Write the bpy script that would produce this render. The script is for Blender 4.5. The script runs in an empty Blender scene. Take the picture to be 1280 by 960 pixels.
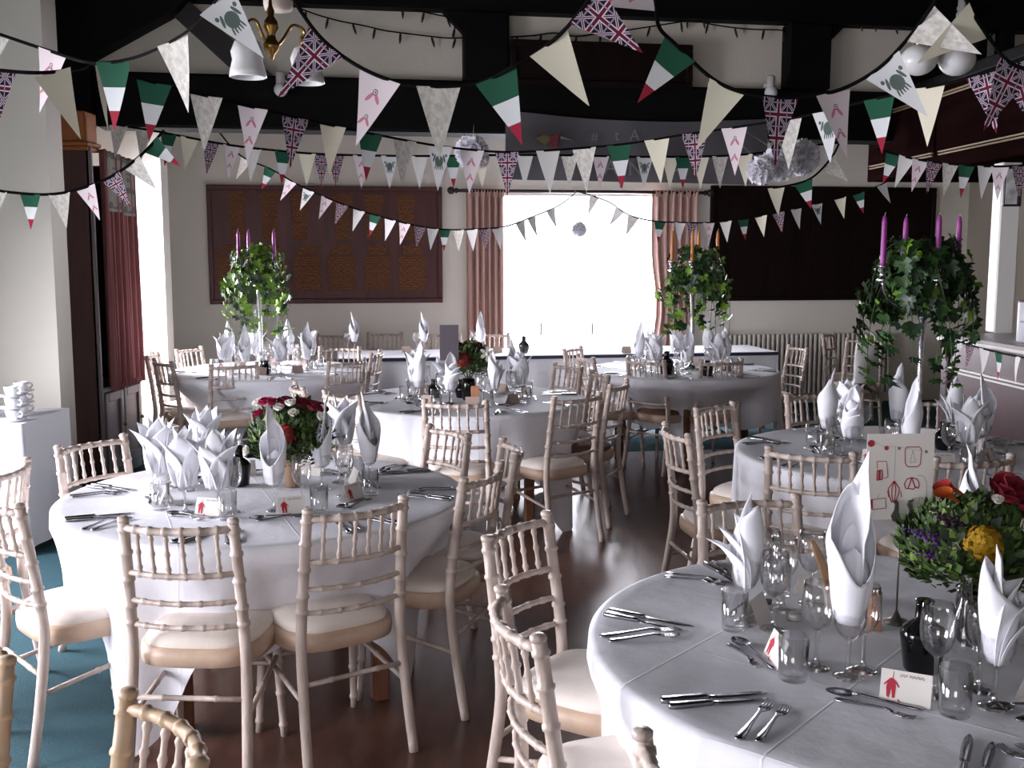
import bpy, math, random
from mathutils import Vector, Matrix
random.seed(7)
R = math.radians
S = bpy.context.scene
COL = S.collection

# ------------------------------------------------------------------ camera, world, lights, exposure
CAM_Z, FPX, PITCH = 1.67, 1330.0, math.atan(162 / 1330.0)
cd = bpy.data.cameras.new('camera'); cam = bpy.data.objects.new('camera', cd); COL.objects.link(cam)
cam.location = (0, 0, CAM_Z); cam.rotation_euler = (R(90) - PITCH, 0, 0)
cd.sensor_width = 36; cd.lens = 36 * FPX / 1280; cd.clip_start = 0.05; cd.clip_end = 200
S.camera = cam
vs = S.view_settings
S.display_settings.display_device = 'sRGB'
vs.view_transform = 'Standard'; vs.look = 'None'; vs.gamma = 1; vs.use_curve_mapping = False
vs.exposure = 0.08
S.cycles.use_denoising = True
S.cycles.transparent_max_bounces = 40
S.cycles.max_bounces = 7
S.cycles.diffuse_bounces = 4
S.cycles.glossy_bounces = 4
S.cycles.sample_clamp_indirect = 6

W = bpy.data.worlds.new('overcast_sky'); S.world = W; W.use_nodes = True
W.node_tree.nodes['Background'].inputs[0].default_value = (0.93, 0.95, 1.0, 1)
W.node_tree.nodes['Background'].inputs[1].default_value = 5.0

def area(name, loc, direction, sx, sy, power, col=(1, 1, 1), spread=180):
    l = bpy.data.lights.new(name, 'AREA'); l.shape = 'RECTANGLE'; l.size = sx; l.size_y = sy
    l.energy = power; l.color = col; l.spread = R(spread)
    o = bpy.data.objects.new(name, l); COL.objects.link(o); o.location = loc
    o.rotation_euler = Vector(direction).to_track_quat('-Z', 'Z').to_euler()
    return o
SKY = (0.93, 0.91, 1.0)
# daylight in the window openings of the left wall (three windows), plus an added front fill behind the camera; sky light falls downwards
area('daylight_near_window', (-3.96, 1.3, 1.15), (1, 0, -0.5), 1.7, 1.7, 140, SKY, 135)
area('daylight_middle_window', (-3.96, 4.3, 1.15), (1, 0.15, -0.5), 1.7, 1.7, 200, SKY, 140)
area('daylight_far_window', (-3.96, 8.84, 1.5), (1, 0, -0.3), 0.75, 1.6, 430, SKY, 150)
area('rear_fill_light', (-1.6, -3.2, 1.7), (0.1, 1, -0.3), 2.2, 1.5, 16, SKY, 150)
area('daylight_garden_door', (0.95, 12.1, 1.25), (-0.165, -0.986, -0.2), 1.6, 2.1, 290, SKY, 170)

# ------------------------------------------------------------------ pixel helpers (the photo's camera, used to place real points)
cp, sp_ = math.cos(PITCH), math.sin(PITCH)
def ray(px, py):
    u = (px - 640) / FPX; v = (480 - py) / FPX
    return Vector((u, cp + v * sp_, -sp_ + v * cp))
def at_z(px, py, z):
    d = ray(px, py); t = (z - CAM_Z) / d.z
    return Vector((d.x * t, d.y * t, z))
def at_y(px, py, Y):
    d = ray(px, py); t = Y / d.y
    return Vector((d.x * t, Y, CAM_Z + d.z * t))
SK = R(9.5); TK = math.tan(SK)
def at_wall(px, py, D):
    """hit with the skewed vertical plane y = D + TK x -> (u along it, z, point)"""
    d = ray(px, py); t = D / (d.y - TK * d.x)
    p = Vector((d.x * t, d.y * t, CAM_Z + d.z * t))
    return p.x / math.cos(SK), p.z, p

# ------------------------------------------------------------------ materials
def lin(c):
    return tuple((v / 255 / 12.92 if v / 255 <= 0.04045 else ((v / 255 + 0.055) / 1.055) ** 2.4) for v in c)
MAT = {}
def pm(name, rgb, rough=0.55, metal=0.0, noise=None, bump=None, spec=0.5, rgb2=None, stretch=(1, 1, 1), sheen=0, trans=0, sss=0):
    if name in MAT: return MAT[name]
    m = bpy.data.materials.new(name); m.use_nodes = True; MAT[name] = m
    nt = m.node_tree; b = nt.nodes['Principled BSDF']
    c = lin(rgb); b.inputs['Base Color'].default_value = (*c, 1)
    b.inputs['Roughness'].default_value = rough; b.inputs['Metallic'].default_value = metal
    b.inputs['Specular IOR Level'].default_value = spec
    if trans: b.inputs['Transmission Weight'].default_value = trans
    tc = mp = None
    if noise or bump:
        tc = nt.nodes.new('ShaderNodeTexCoord'); mp = nt.nodes.new('ShaderNodeMapping')
        mp.inputs['Scale'].default_value = stretch
        nt.links.new(tc.outputs['Object'], mp.inputs['Vector'])
    if noise:
        n = nt.nodes.new('ShaderNodeTexNoise'); n.inputs['Scale'].default_value = noise[0]; n.inputs['Detail'].default_value = 4
        nt.links.new(mp.outputs[0], n.inputs['Vector'])
        rp = nt.nodes.new('ShaderNodeValToRGB')
        d = noise[1]; c2 = lin(rgb2) if rgb2 else tuple(min(1, v * (1 + d)) for v in c)
        rp.color_ramp.elements[0].color = (*[v * (1 - d) for v in c], 1); rp.color_ramp.elements[0].position = 0.32
        rp.color_ramp.elements[1].color = (*c2, 1); rp.color_ramp.elements[1].position = 0.68
        nt.links.new(n.outputs['Fac'], rp.inputs[0]); nt.links.new(rp.outputs[0], b.inputs['Base Color'])
    if bump:
        n2 = nt.nodes.new('ShaderNodeTexNoise'); n2.inputs['Scale'].default_value = bump[0]; n2.inputs['Detail'].default_value = 3
        nt.links.new(mp.outputs[0], n2.inputs['Vector'])
        bp = nt.nodes.new('ShaderNodeBump'); bp.inputs['Strength'].default_value = bump[1]; bp.inputs['Distance'].default_value = 0.02
        nt.links.new(n2.outputs['Fac'], bp.inputs['Height']); nt.links.new(bp.outputs[0], b.inputs['Normal'])
    return m
def glass_mat(name, tint=(1, 1, 1), edge=(0.92, 0.93, 0.94), lo=0.085, hi=0.9):
    m = bpy.data.materials.new(name); m.use_nodes = True; MAT[name] = m
    nt = m.node_tree; nt.nodes.clear()
    o = nt.nodes.new('ShaderNodeOutputMaterial'); mx = nt.nodes.new('ShaderNodeMixShader')
    t = nt.nodes.new('ShaderNodeBsdfTransparent'); g = nt.nodes.new('ShaderNodeBsdfGlossy'); g.inputs['Roughness'].default_value = 0.02
    lw = nt.nodes.new('ShaderNodeLayerWeight'); lw.inputs['Blend'].default_value = 0.5
    mc = nt.nodes.new('ShaderNodeMixRGB'); mc.inputs[1].default_value = (*tint, 1); mc.inputs[2].default_value = (*edge, 1)
    pw = nt.nodes.new('ShaderNodeMath'); pw.operation = 'POWER'; pw.inputs[1].default_value = 3.2
    nt.links.new(lw.outputs['Facing'], pw.inputs[0]); nt.links.new(pw.outputs[0], mc.inputs[0]); nt.links.new(mc.outputs[0], t.inputs[0])
    ma = nt.nodes.new('ShaderNodeMath'); ma.operation = 'MULTIPLY_ADD'; ma.inputs[1].default_value = hi; ma.inputs[2].default_value = lo; ma.use_clamp = True
    nt.links.new(pw.outputs[0], ma.inputs[0]); nt.links.new(ma.outputs[0], mx.inputs[0])
    nt.links.new(t.outputs[0], mx.inputs[1]); nt.links.new(g.outputs[0], mx.inputs[2]); nt.links.new(mx.outputs[0], o.inputs[0])
    return m
GLASS = glass_mat('clear_glass', lo=0.13, hi=1.0); STEM_GLASS = glass_mat('stem_glass', edge=(.75, .77, .8), lo=0.32, hi=0.9); PANE = glass_mat('window_glass', (1, 1, 1), (0.9, 0.92, 0.95), 0.03, 0.5)
CREAM_WOOD = pm('limewashed_wood', (184, 166, 155), 0.42, noise=(30, 0.10), bump=(60, 0.15), stretch=(1, 1, 0.3), rgb2=(202, 187, 177))
TAN_WOOD = pm('worn_tan_wood', (186, 160, 132), 0.45, noise=(22, 0.16), stretch=(1, 1, 0.3))
RIM_WOOD = pm('seat_rim_wood', (194, 168, 146), 0.45, noise=(14, 0.12))
PAD = pm('ivory_seat_fabric', (226, 216, 206), 0.9, noise=(6, 0.05), bump=(220, 0.2))
PAD_BROWN = pm('brown_seat_fabric', (112, 80, 66), 0.9, noise=(9, 0.15), bump=(220, 0.2))
LINEN = pm('white_linen', (234, 234, 240), 0.85, bump=(300, 0.05))
NAPKIN = pm('white_napkin_cotton', (240, 240, 246), 0.8)
SILVER = pm('silver_metal', (205, 205, 210), 0.18, 1.0)
STEEL = pm('cutlery_steel', (168, 168, 174), 0.22, 1.0)
BRASS = pm('polished_brass', (178, 142, 80), 0.22, 1.0)
BLACK_TIMBER = pm('black_painted_timber', (9, 8, 8), 0.7, spec=0.15, noise=(5, 0.4), bump=(14, 0.3), stretch=(0.25, 1, 1))
PLASTER = pm('cream_plaster', (218, 210, 198), 0.9, noise=(1.6, 0.05), bump=(26, 0.12))
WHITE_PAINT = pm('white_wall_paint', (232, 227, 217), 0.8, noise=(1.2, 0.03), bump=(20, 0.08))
TRIM = pm('white_gloss_trim', (226, 224, 220), 0.35)
MAHOG = pm('mahogany_panel', (62, 30, 30), 0.45, noise=(5, 0.25), stretch=(3, 3, 0.3))
CARPET = pm('teal_carpet', (24, 68, 78), 0.95, noise=(90, 0.22), bump=(320, 0.6))
DARKWOOD = pm('stained_dance_floor', (88, 60, 50), 0.3, noise=(5, 0.30), bump=(5, 0.10), stretch=(3, 0.8, 1))
GREYPAINT = pm('grey_painted_wood', (120, 112, 116), 0.5, noise=(4, 0.08))
CURTAIN_RED = pm('dusky_red_curtain', (156, 98, 98), 0.85, noise=(6, 0.12), stretch=(3, 3, 0.4))
CURTAIN_PINK = pm('salmon_pink_curtain', (190, 156, 146), 0.85, noise=(6, 0.08), stretch=(3, 3, 0.4))
ORANGE_WOOD = pm('orange_varnished_wood', (160, 92, 42), 0.5, noise=(6, 0.1))
CEIL = pm('dark_ceiling_boards', (30, 27, 26), 0.8, noise=(3, 0.3))
RIBBON = pm('black_ribbon', (14, 12, 13), 0.9, spec=0.1)
BLACKGLAZE = pm('black_glazed_ceramic', (8, 8, 11), 0.08)
WAX_PURPLE = pm('purple_wax', (150, 52, 140), 0.4)
WAX_ORANGE = pm('orange_wax', (196, 120, 50), 0.4)
CARD = pm('ivory_card', (226, 220, 214), 0.7)
CARD_DARK = pm('brown_card', (176, 156, 146), 0.75)
REDINK = pm('red_ink', (176, 34, 56), 0.7)
INK = pm('grey_ink', (70, 64, 70), 0.7)
OPAL = pm('opal_glass_shade', (228, 228, 228), 0.25)

# ------------------------------------------------------------------ mesh builder
class MB:
    def __init__(s): s.v = []; s.f = []; s.m = []; s.sm = []
    def add(s, vs, fs, mi=0, smooth=True):
        o = len(s.v); s.v += [tuple(v) for v in vs]; s.f += [[i + o for i in f] for f in fs]
        s.m += [mi] * len(fs); s.sm += [smooth] * len(fs); return s
    def box(s, x0, x1, y0, y1, z0, z1, mi=0):
        v = [(x, y, z) for z in (z0, z1) for y in (y0, y1) for x in (x0, x1)]
        return s.add(v, [(0, 2, 3, 1), (4, 5, 7, 6), (0, 1, 5, 4), (2, 6, 7, 3), (0, 4, 6, 2), (1, 3, 7, 5)], mi, False)
    def bevel_box(s, x0, x1, y0, y1, z0, z1, b=0.006, mi=0):
        """box with chamfered edges"""
        vs = []; idx = {}
        for i, (x, xi) in enumerate(((x0, b), (x1, -b))):
            for j, (y, yi) in enumerate(((y0, b), (y1, -b))):
                for k, (z, zi) in enumerate(((z0, b), (z1, -b))):
                    idx[i, j, k, 0] = len(vs); vs.append((x, y + yi, z + zi))
                    idx[i, j, k, 1] = len(vs); vs.append((x + xi, y, z + zi))
                    idx[i, j, k, 2] = len(vs); vs.append((x + xi, y + yi, z))
        fs = []
        for i in (0, 1):
            fs.append([idx[i, a, c, 0] for a, c in ((0, 0), (1, 0), (1, 1), (0, 1))])
            fs.append([idx[a, i, c, 1] for a, c in ((0, 0), (1, 0), (1, 1), (0, 1))])
            fs.append([idx[a, c, i, 2] for a, c in ((0, 0), (1, 0), (1, 1), (0, 1))])
            for j in (0, 1):
                fs.append([idx[i, j, 0, 0], idx[i, j, 1, 0], idx[i, j, 1, 1], idx[i, j, 0, 1]])
                fs.append([idx[i, 0, j, 0], idx[i, 1, j, 0], idx[i, 1, j, 2], idx[i, 0, j, 2]])
                fs.append([idx[0, i, j, 1], idx[1, i, j, 1], idx[1, i, j, 2], idx[0, i, j, 2]])
                for k in (0, 1): fs.append([idx[i, j, k, q] for q in (0, 1, 2)])
        return s.add(vs, fs, mi, False)
    def tube(s, pts, r, n=8, mi=0, cap=True, flat=1.0):
        pts = [Vector(p) for p in pts]; k = len(pts)
        rs = r if isinstance(r, (list, tuple)) else [r] * k
        T = []
        for i in range(k):
            d = pts[min(i + 1, k - 1)] - pts[max(i - 1, 0)]
            T.append(d.normalized() if d.length > 1e-9 else Vector((0, 0, 1)))
        a = Vector((0, 0, 1)) if abs(T[0].z) < 0.9 else Vector((1, 0, 0))
        nrm = (a - T[0] * a.dot(T[0])).normalized(); vs = []
        for i in range(k):
            nrm = (nrm - T[i] * nrm.dot(T[i])).normalized(); bn = T[i].cross(nrm)
            for j in range(n):
                t = 2 * math.pi * j / n
                vs.append(pts[i] + (nrm * math.cos(t) + bn * math.sin(t) * flat) * rs[i])
        fs = [(i * n + j, i * n + (j + 1) % n, (i + 1) * n + (j + 1) % n, (i + 1) * n + j) for i in range(k - 1) for j in range(n)]
        if cap: fs += [tuple(range(n))[::-1], tuple((k - 1) * n + j for j in range(n))]
        return s.add(vs, fs, mi)
    def lathe(s, prof, n=16, c=(0, 0, 0), mi=0, cap=True):
        vs = [(c[0] + r * math.cos(2 * math.pi * j / n), c[1] + r * math.sin(2 * math.pi * j / n), c[2] + z) for r, z in prof for j in range(n)]
        k = len(prof)
        fs = [(i * n + j, i * n + (j + 1) % n, (i + 1) * n + (j + 1) % n, (i + 1) * n + j) for i in range(k - 1) for j in range(n)]
        if cap:
            if prof[0][0] > 1e-4: fs.append(tuple(range(n))[::-1])
            if prof[-1][0] > 1e-4: fs.append(tuple((k - 1) * n + j for j in range(n)))
        return s.add(vs, fs, mi)
    def sphere(s, c, rx, ry=None, rz=None, n=10, m=7, mi=0):
        ry = ry or rx; rz = rz or rx; vs = []; fs = []
        for i in range(m + 1):
            t = math.pi * i / m
            for j in range(n):
                p = 2 * math.pi * j / n
                vs.append((c[0] + rx * math.sin(t) * math.cos(p), c[1] + ry * math.sin(t) * math.sin(p), c[2] - rz * math.cos(t)))
        for i in range(m):
            for j in range(n): fs.append((i * n + j, i * n + (j + 1) % n, (i + 1) * n + (j + 1) % n, (i + 1) * n + j))
        return s.add(vs, fs, mi)
    def grid(s, fn, nu, nv, mi=0, smooth=True, closed=False):
        vs = [fn(i / nu, j / nv) for j in range(nv + 1) for i in range(nu + (0 if closed else 1))]
        w = nu if closed else nu + 1
        fs = [(j * w + i, j * w + (i + 1) % w, (j + 1) * w + (i + 1) % w, (j + 1) * w + i) for j in range(nv) for i in range(nu)]
        return s.add(vs, fs, mi, smooth)
    def prism(s, poly, y0, y1, mi=0):
        """polygon in xz extruded along y"""
        n = len(poly); vs = [(x, y0, z) for x, z in poly] + [(x, y1, z) for x, z in poly]
        fs = [tuple(range(n)), tuple(range(2 * n - 1, n - 1, -1))] + [(i, i + n, (i + 1) % n + n, (i + 1) % n) for i in range(n)]
        return s.add(vs, fs, mi, False)
    def plate(s, poly, z0, z1, mi=0):
        """polygon in xy extruded along z"""
        n = len(poly); vs = [(x, y, z0) for x, y in poly] + [(x, y, z1) for x, y in poly]
        fs = [tuple(range(n))[::-1], tuple(range(n, 2 * n))] + [(i, (i + 1) % n, (i + 1) % n + n, i + n) for i in range(n)]
        return s.add(vs, fs, mi, False)
    def xf(s, M, start=0):
        for i in range(start, len(s.v)): s.v[i] = tuple(M @ Vector(s.v[i]))
        return s
    def mesh(s, name, mats):
        me = bpy.data.meshes.new(name); me.from_pydata(s.v, [], s.f)
        for m in (mats if isinstance(mats, (list, tuple)) else [mats]): me.materials.append(m)
        me.polygons.foreach_set('material_index', s.m); me.polygons.foreach_set('use_smooth', s.sm); me.update()
        return me
def ob(name, me, parent=None, loc=(0, 0, 0), rz=0.0, kind=None):
    o = bpy.data.objects.new(name, me); COL.objects.link(o); o.location = loc; o.rotation_euler = (0, 0, rz)
    if parent: o.parent = parent
    if kind: o['kind'] = kind
    return o
def tag(o, label, cat, group=None):
    o['label'] = label; o['category'] = cat
    if group: o['group'] = group
    return o
def thing(name, label, cat, loc=(0, 0, 0), rz=0.0, group=None):
    o = bpy.data.objects.new(name, None); COL.objects.link(o); o.empty_display_size = 0.05
    o.location = loc; o.rotation_euler = (0, 0, rz)
    return tag(o, label, cat, group)
def struct(name, mb, mat, loc=(0, 0, 0), rz=0.0, parent=None):
    o = ob(name, mb.mesh(name, mat), parent, loc, rz)
    if not parent: o['kind'] = 'structure'
    return o
# ------------------------------------------------------------------ the setting
struct('floor', MB().box(-4.3, 6.2, -3.2, 14, -0.08, 0), CARPET)
dance = MB().plate([(-1.16, -3.1), (2.98, -3.1), (2.98, 9.2), (-0.2, 8.72), (-1.34, 8.55), (-1.34, 4.1)], 0.0, 0.006)
struct('trim_dance_floor', dance, DARKWOOD)
struct('ceiling', MB().box(-4.3, 6.2, -3.4, 14, 4.02, 4.12), CEIL)
D0 = 11.4
def wl(px, py, D=D0): u, z, p = at_wall(px, py, D); return u, z
u0, zt = wl(618, 238); u1, _ = wl(828, 241)
b = MB(); b.box(-5.2, u0, 0, 0.2, 0, 4.02); b.box(u1, 6.0, 0, 0.2, 0, 4.02); b.box(u0, u1, 0, 0.2, zt, 4.02)
struct('wall_back', b, WHITE_PAINT, (0, D0, 0), SK)
# garden door in the opening: frame, two leaves with panes, handles
um = (u0 + u1) / 2
fr = MB(); t = 0.05
fr.box(u0, u0 + t, 0.05, 0.13, 0, zt); fr.box(u1 - t, u1, 0.05, 0.13, 0, zt); fr.box(u0, u1, 0.05, 0.13, zt - t, zt); fr.box(u0, u1, 0.05, 0.13, 0, 0.1)
door = struct('door_1', fr, TRIM, (0, D0, 0), SK)
ob('pane', MB().box(u0 + t, u1 - t, 0.085, 0.091, 0.1, zt - t).mesh('pane', PANE), door)
for px in (677, 741):
    u, z = wl(px, 411)
    h = MB(); h.tube([(u, 0.07, z - 0.07), (u, 0.02, z - 0.05), (u, 0.02, z + 0.05), (u, 0.07, z + 0.07)], 0.013, 6)
    ob('door_handle', h.mesh('door_handle', pm('pale_handle', (170, 170, 176), 0.4)), door)
struct('ground_outside', MB().box(-12, 14, 13.2, 40, -0.3, -0.1), pm('pale_paving', (200, 200, 196), 0.9), (0, 0, 0))
# left wall with window openings
XL = -3.8
def wall_x(name, x0, x1, ya, yb, holes, mat):
    b = MB(); y = ya
    for h0, h1, za, zb in holes:
        b.box(x0, x1, y, h0, 0, 4.02); b.box(x0, x1, h0, h1, 0, za); b.box(x0, x1, h0, h1, zb, 4.02); y = h1
    b.box(x0, x1, y, yb, 0, 4.02)
    struct(name, b, mat)
HOLES = [(0.4, 2.2, .22, 2.06), (3.4, 5.2, .22, 2.06), (8.44, 9.24, .65, 2.35)]
wall_x('wall_left', XL - 0.2, XL, -3.2, 11.2, HOLES, WHITE_PAINT)
for i, (a, c, z0, z1) in enumerate(HOLES):
    f = MB(); x = XL - 0.12
    for (p, q, r, s) in ((a, a + 0.05, z0, z1), (c - 0.05, c, z0, z1), (a, c, z0, z0 + .05), (a, c, z1 - .05, z1), ((a + c) / 2 - 0.02, (a + c) / 2 + 0.02, z0 + .05, z1 - .05)):
        f.box(x - 0.03, x + 0.03, p, q, r, s)
    w = struct('window_%d' % (i + 1), f, TRIM)
    for p, q in ((a + 0.05, (a + c) / 2 - 0.02), ((a + c) / 2 + 0.02, c - 0.05)):
        ob('pane', MB().box(x - 0.003, x + 0.003, p, q, z0 + .05, z1 - .05).mesh('pane', PANE), w)
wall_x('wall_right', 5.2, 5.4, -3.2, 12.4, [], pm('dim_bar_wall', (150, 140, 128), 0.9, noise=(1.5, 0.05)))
b = MB(); b.box(-4.0, -2.75, -3.2, -3.0, 0, 4.02); b.box(-0.45, 5.4, -3.2, -3.0, 0, 4.02); b.box(-2.75, -0.45, -3.2, -3.0, 0, 1.0); b.box(-2.75, -0.45, -3.2, -3.0, 2.6, 4.02)
struct('wall_front', b, WHITE_PAINT)
# pillars of the aisle on the left
def pillar(x0, x1, y0, y1):
    p = struct('pillar', MB().box(x0, x1, y0, y1, 0, 4.02), WHITE_PAINT)
    s = MB(); s.bevel_box(x0 - 0.015, x1 + 0.015, y0 - 0.015, y1 + 0.015, 0, 0.14, 0.008)
    ob('baseboard', s.mesh('baseboard', TRIM), p)
pillar(-3.45, -2.885, 6.74, 6.96)
pillar(-3.8, -3.02, 9.3, 9.48)  # unseen part carried back to the wall to block far window light
# timber truss across the room, parallel to the back wall
DT = 8.4
def tw(px, py, D=DT): return wl(px, py, D)
ub0, zb0 = tw(117, 155); _, zb1 = tw(403, 165); _, ztop = tw(403, 95.5)
ur, _ = tw(1300, 120)
zb = (zb0 + zb1) / 2
struct('beam', MB().bevel_box(ub0, ur, 0.0, 0.34, zb, ztop, 0.02), BLACK_TIMBER, (0, DT, 0), SK)
zi = tw(500, 10)[1]
struct('wall_truss_infill', MB().box(-3.6, ur, 0.12, 0.22, ztop, 4.0), PLASTER, (0, DT, 0), SK)
struct('beam', MB().bevel_box(-3.6, ur, -0.04, 0.36, zi, 4.02, 0.02), BLACK_TIMBER, (0, DT, 0), SK)
for pa, pc in ((580, 636), (985, 1038)):
    a = tw(pa, 60)[0]; c = tw(pc, 60)[0]
    struct('post', MB().bevel_box(a, c, -0.03, 0.3, ztop, zi, 0.015), BLACK_TIMBER, (0, DT, 0), SK)
def tpoly(name, pts, y0, y1, mat, D=DT):
    b = MB(); b.prism([tw(x, y, D) for x, y in pts], y0, y1)
    return struct(name, b, mat, (0, D, 0), SK)
tpoly('rafter', [(48, -70), (48, 160), (117, 158), (117, 74), (222, 16), (300, -70)], -0.12, 0.1, BLACK_TIMBER)
tpoly('brace', [(205, 8), (222, -12), (345, 97), (302, 97)], 0.03, 0.12, pm('dark_grey_timber', (52, 48, 46), 0.7))
tpoly('brace', [(552, 10), (582, 10), (582, 42)], 0.02, 0.12, BLACK_TIMBER)
tpoly('brace', [(1036, 22), (1068, 22), (1036, 54)], 0.02, 0.12, BLACK_TIMBER)
for pa, pc in ((1222, 1234), (1254, 1268)):
    a = tw(pa, 60)[0]; c = tw(pc, 60)[0]
    struct('post', MB().box(a, c, 0.0, 0.12, ztop, zi), BLACK_TIMBER, (0, DT, 0), SK)
tpoly('brace', [(1130, 112), (1136, 92), (1200, 70), (1222, 78), (1222, 112)], 0.03, 0.12, BLACK_TIMBER)
# skirting of the back wall
struct('baseboard_back', MB().box(-4.0, u0, -0.02, 0, 0, 0.14), TRIM, (0, D0, 0), SK)

# ------------------------------------------------------------------ boards on the walls
def lettering(name, gold, base, sx, sz):
    """gold lettering in rows: broken horizontal dashes on dark wood (flat print)"""
    m = bpy.data.materials.new(name); m.use_nodes = True; nt = m.node_tree; b = nt.nodes['Principled BSDF']; b.inputs['Roughness'].default_value = 0.6; b.inputs['Specular IOR Level'].default_value = 0.12
    tc = nt.nodes.new('ShaderNodeTexCoord'); mp = nt.nodes.new('ShaderNodeMapping'); mp.inputs['Scale'].default_value = (sx, 1, sz)
    nt.links.new(tc.outputs['Object'], mp.inputs[0])
    sep = nt.nodes.new('ShaderNodeSeparateXYZ'); nt.links.new(mp.outputs[0], sep.inputs[0])
    fr = nt.nodes.new('ShaderNodeMath'); fr.operation = 'FRACT'; nt.links.new(sep.outputs[2], fr.inputs[0])
    gt = nt.nodes.new('ShaderNodeMath'); gt.operation = 'GREATER_THAN'; gt.inputs[1].default_value = 0.3; nt.links.new(fr.outputs[0], gt.inputs[0])
    n = nt.nodes.new('ShaderNodeTexNoise'); n.inputs['Scale'].default_value = 1.0; nt.links.new(mp.outputs[0], n.inputs[0])
    g2 = nt.nodes.new('ShaderNodeMath'); g2.operation = 'GREATER_THAN'; g2.inputs[1].default_value = 0.52; nt.links.new(n.outputs[0], g2.inputs[0])
    mu = nt.nodes.new('ShaderNodeMath'); mu.operation = 'MULTIPLY'; nt.links.new(gt.outputs[0], mu.inputs[0]); nt.links.new(g2.outputs[0], mu.inputs[1])
    mx = nt.nodes.new('ShaderNodeMixRGB'); mx.inputs[1].default_value = (*lin(base), 1); mx.inputs[2].default_value = (*lin(gold), 1)
    nt.links.new(mu.outputs[0], mx.inputs[0]); nt.links.new(mx.outputs[0], b.inputs['Base Color'])
    return m
GOLD_L = lettering('gold_lettering', (146, 104, 66), (92, 56, 44), 300, 44)
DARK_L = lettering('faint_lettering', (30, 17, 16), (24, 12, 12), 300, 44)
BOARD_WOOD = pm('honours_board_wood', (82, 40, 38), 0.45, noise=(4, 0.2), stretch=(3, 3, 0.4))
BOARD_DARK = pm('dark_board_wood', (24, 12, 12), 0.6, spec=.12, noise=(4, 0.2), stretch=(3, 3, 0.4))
def board(name, label, quad, D, wood, letters, heads, cols, frame=0.05):
    (xa, ya), (xb, yb) = quad
    a, z1 = tw(xa, ya, D); c, z0 = tw(xb, yb, D)
    o = Vector((0, D, 0)) + Vector((math.cos(SK), math.sin(SK), 0)) * ((a + c) / 2)
    t = thing(name, label, 'board', (o.x, o.y, z0), SK)
    w = (c - a) / 2; h = z1 - z0
    ob('backing', MB().box(-w, w, -0.03, -0.002, 0, h).mesh('backing', wood), t)
    for nm, (p, q, r, s) in (('frame_rail', (-w, w, h - frame, h)), ('frame_rail', (-w, w, 0, frame)), ('frame_stile', (-w, -w + frame, frame, h - frame)), ('frame_stile', (w - frame, w, frame, h - frame))):
        ob(nm, MB().bevel_box(p, q, -0.055, -0.03, r, s, 0.008).mesh(nm, wood), t)
    for (x, y) in heads:
        u, z = tw(x, y, D); u -= (a + c) / 2; z -= z0
        b = MB(); hw = 0.1; hh = 0.055
        b.prism([(u - hw, z - hh), (u + hw, z - hh), (u + hw, z + hh * 0.6), (u, z + hh), (u - hw, z + hh * 0.6)], -0.042, -0.03)
        ob('heading_plate', b.mesh('heading_plate', letters), t)
    for (x0, y0, x1, y1) in cols:
        p, q = tw(x0, y0, D); r, s = tw(x1, y1, D)
        ob('name_panel', MB().box(p - (a + c) / 2, r - (a + c) / 2, -0.038, -0.03, s - z0, q - z0).mesh('name_panel', letters), t)
    return t
hx = [297, 337, 375, 428, 467, 507]; lx = [287, 340, 385, 427, 472, 515]
board('honours_board', 'wide honours board with gold lettered name columns on the white back wall', ((258, 231), (553, 378)), D0, BOARD_WOOD, GOLD_L,
      [(x, 246 + i * .8) for i, x in enumerate(hx)] + [(x, 312) for x in lx],
      [(x - 10, 254, x + 10, 300) for x in hx] + [(x - 17, 320, x + 17, 363) for x in lx])
rx = [925, 975, 1030, 1080, 1130]
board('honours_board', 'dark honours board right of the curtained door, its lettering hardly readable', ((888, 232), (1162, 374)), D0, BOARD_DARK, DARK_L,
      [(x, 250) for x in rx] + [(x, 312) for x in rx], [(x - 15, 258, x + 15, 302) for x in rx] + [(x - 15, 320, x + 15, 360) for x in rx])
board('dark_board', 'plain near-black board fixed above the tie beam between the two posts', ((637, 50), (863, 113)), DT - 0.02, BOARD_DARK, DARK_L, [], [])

# grey vinyl banner under the beam, above the garden door
DBN = DT - 0.05
ba, bz1 = tw(632, 138, DBN); bc, bz0 = tw(958, 228, DBN)
BANNER = pm('grey_vinyl_banner', (92, 90, 95), 0.45, noise=(2, 0.15), bump=(5, 0.3))
o = Vector((0, DBN, 0)) + Vector((math.cos(SK), math.sin(SK), 0)) * ((ba + bc) / 2)
ban = thing('banner', 'grey vinyl banner with faded pale letters hanging below the tie beam over the garden door', 'banner', (o.x, o.y, bz0), SK)
bw, bh = (bc - ba) / 2, bz1 - bz0
def bf(u, v):
    return (-bw + 2 * bw * u, 0.02 * math.sin(u * 17 + v * 3) * (1 - v * 0.6), bh * v - 0.05 * math.sin(u * math.pi) * v - 0.02 * u)
ob('sheet', MB().grid(bf, 40, 8).mesh('sheet', BANNER), ban)
FADED = pm('faded_print', (128, 124, 126), 0.6)
def text(name, body, size, mat, parent, loc, rot, align='CENTER', ext=0.0005):
    c = bpy.data.curves.new(name, 'FONT'); c.body = body; c.size = size; c.align_x = align; c.align_y = 'CENTER'; c.extrude = ext; c.resolution_u = 2
    c.materials.append(mat); tmp = bpy.data.objects.new(name, c); COL.objects.link(tmp); bpy.context.view_layer.update()
    me = bpy.data.meshes.new_from_object(tmp.evaluated_get(bpy.context.evaluated_depsgraph_get())); bpy.data.objects.remove(tmp); bpy.data.curves.remove(c)
    o = bpy.data.objects.new(name, me); COL.objects.link(o); o.parent = parent; o.location = loc; o.rotation_euler = rot
    return o
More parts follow.
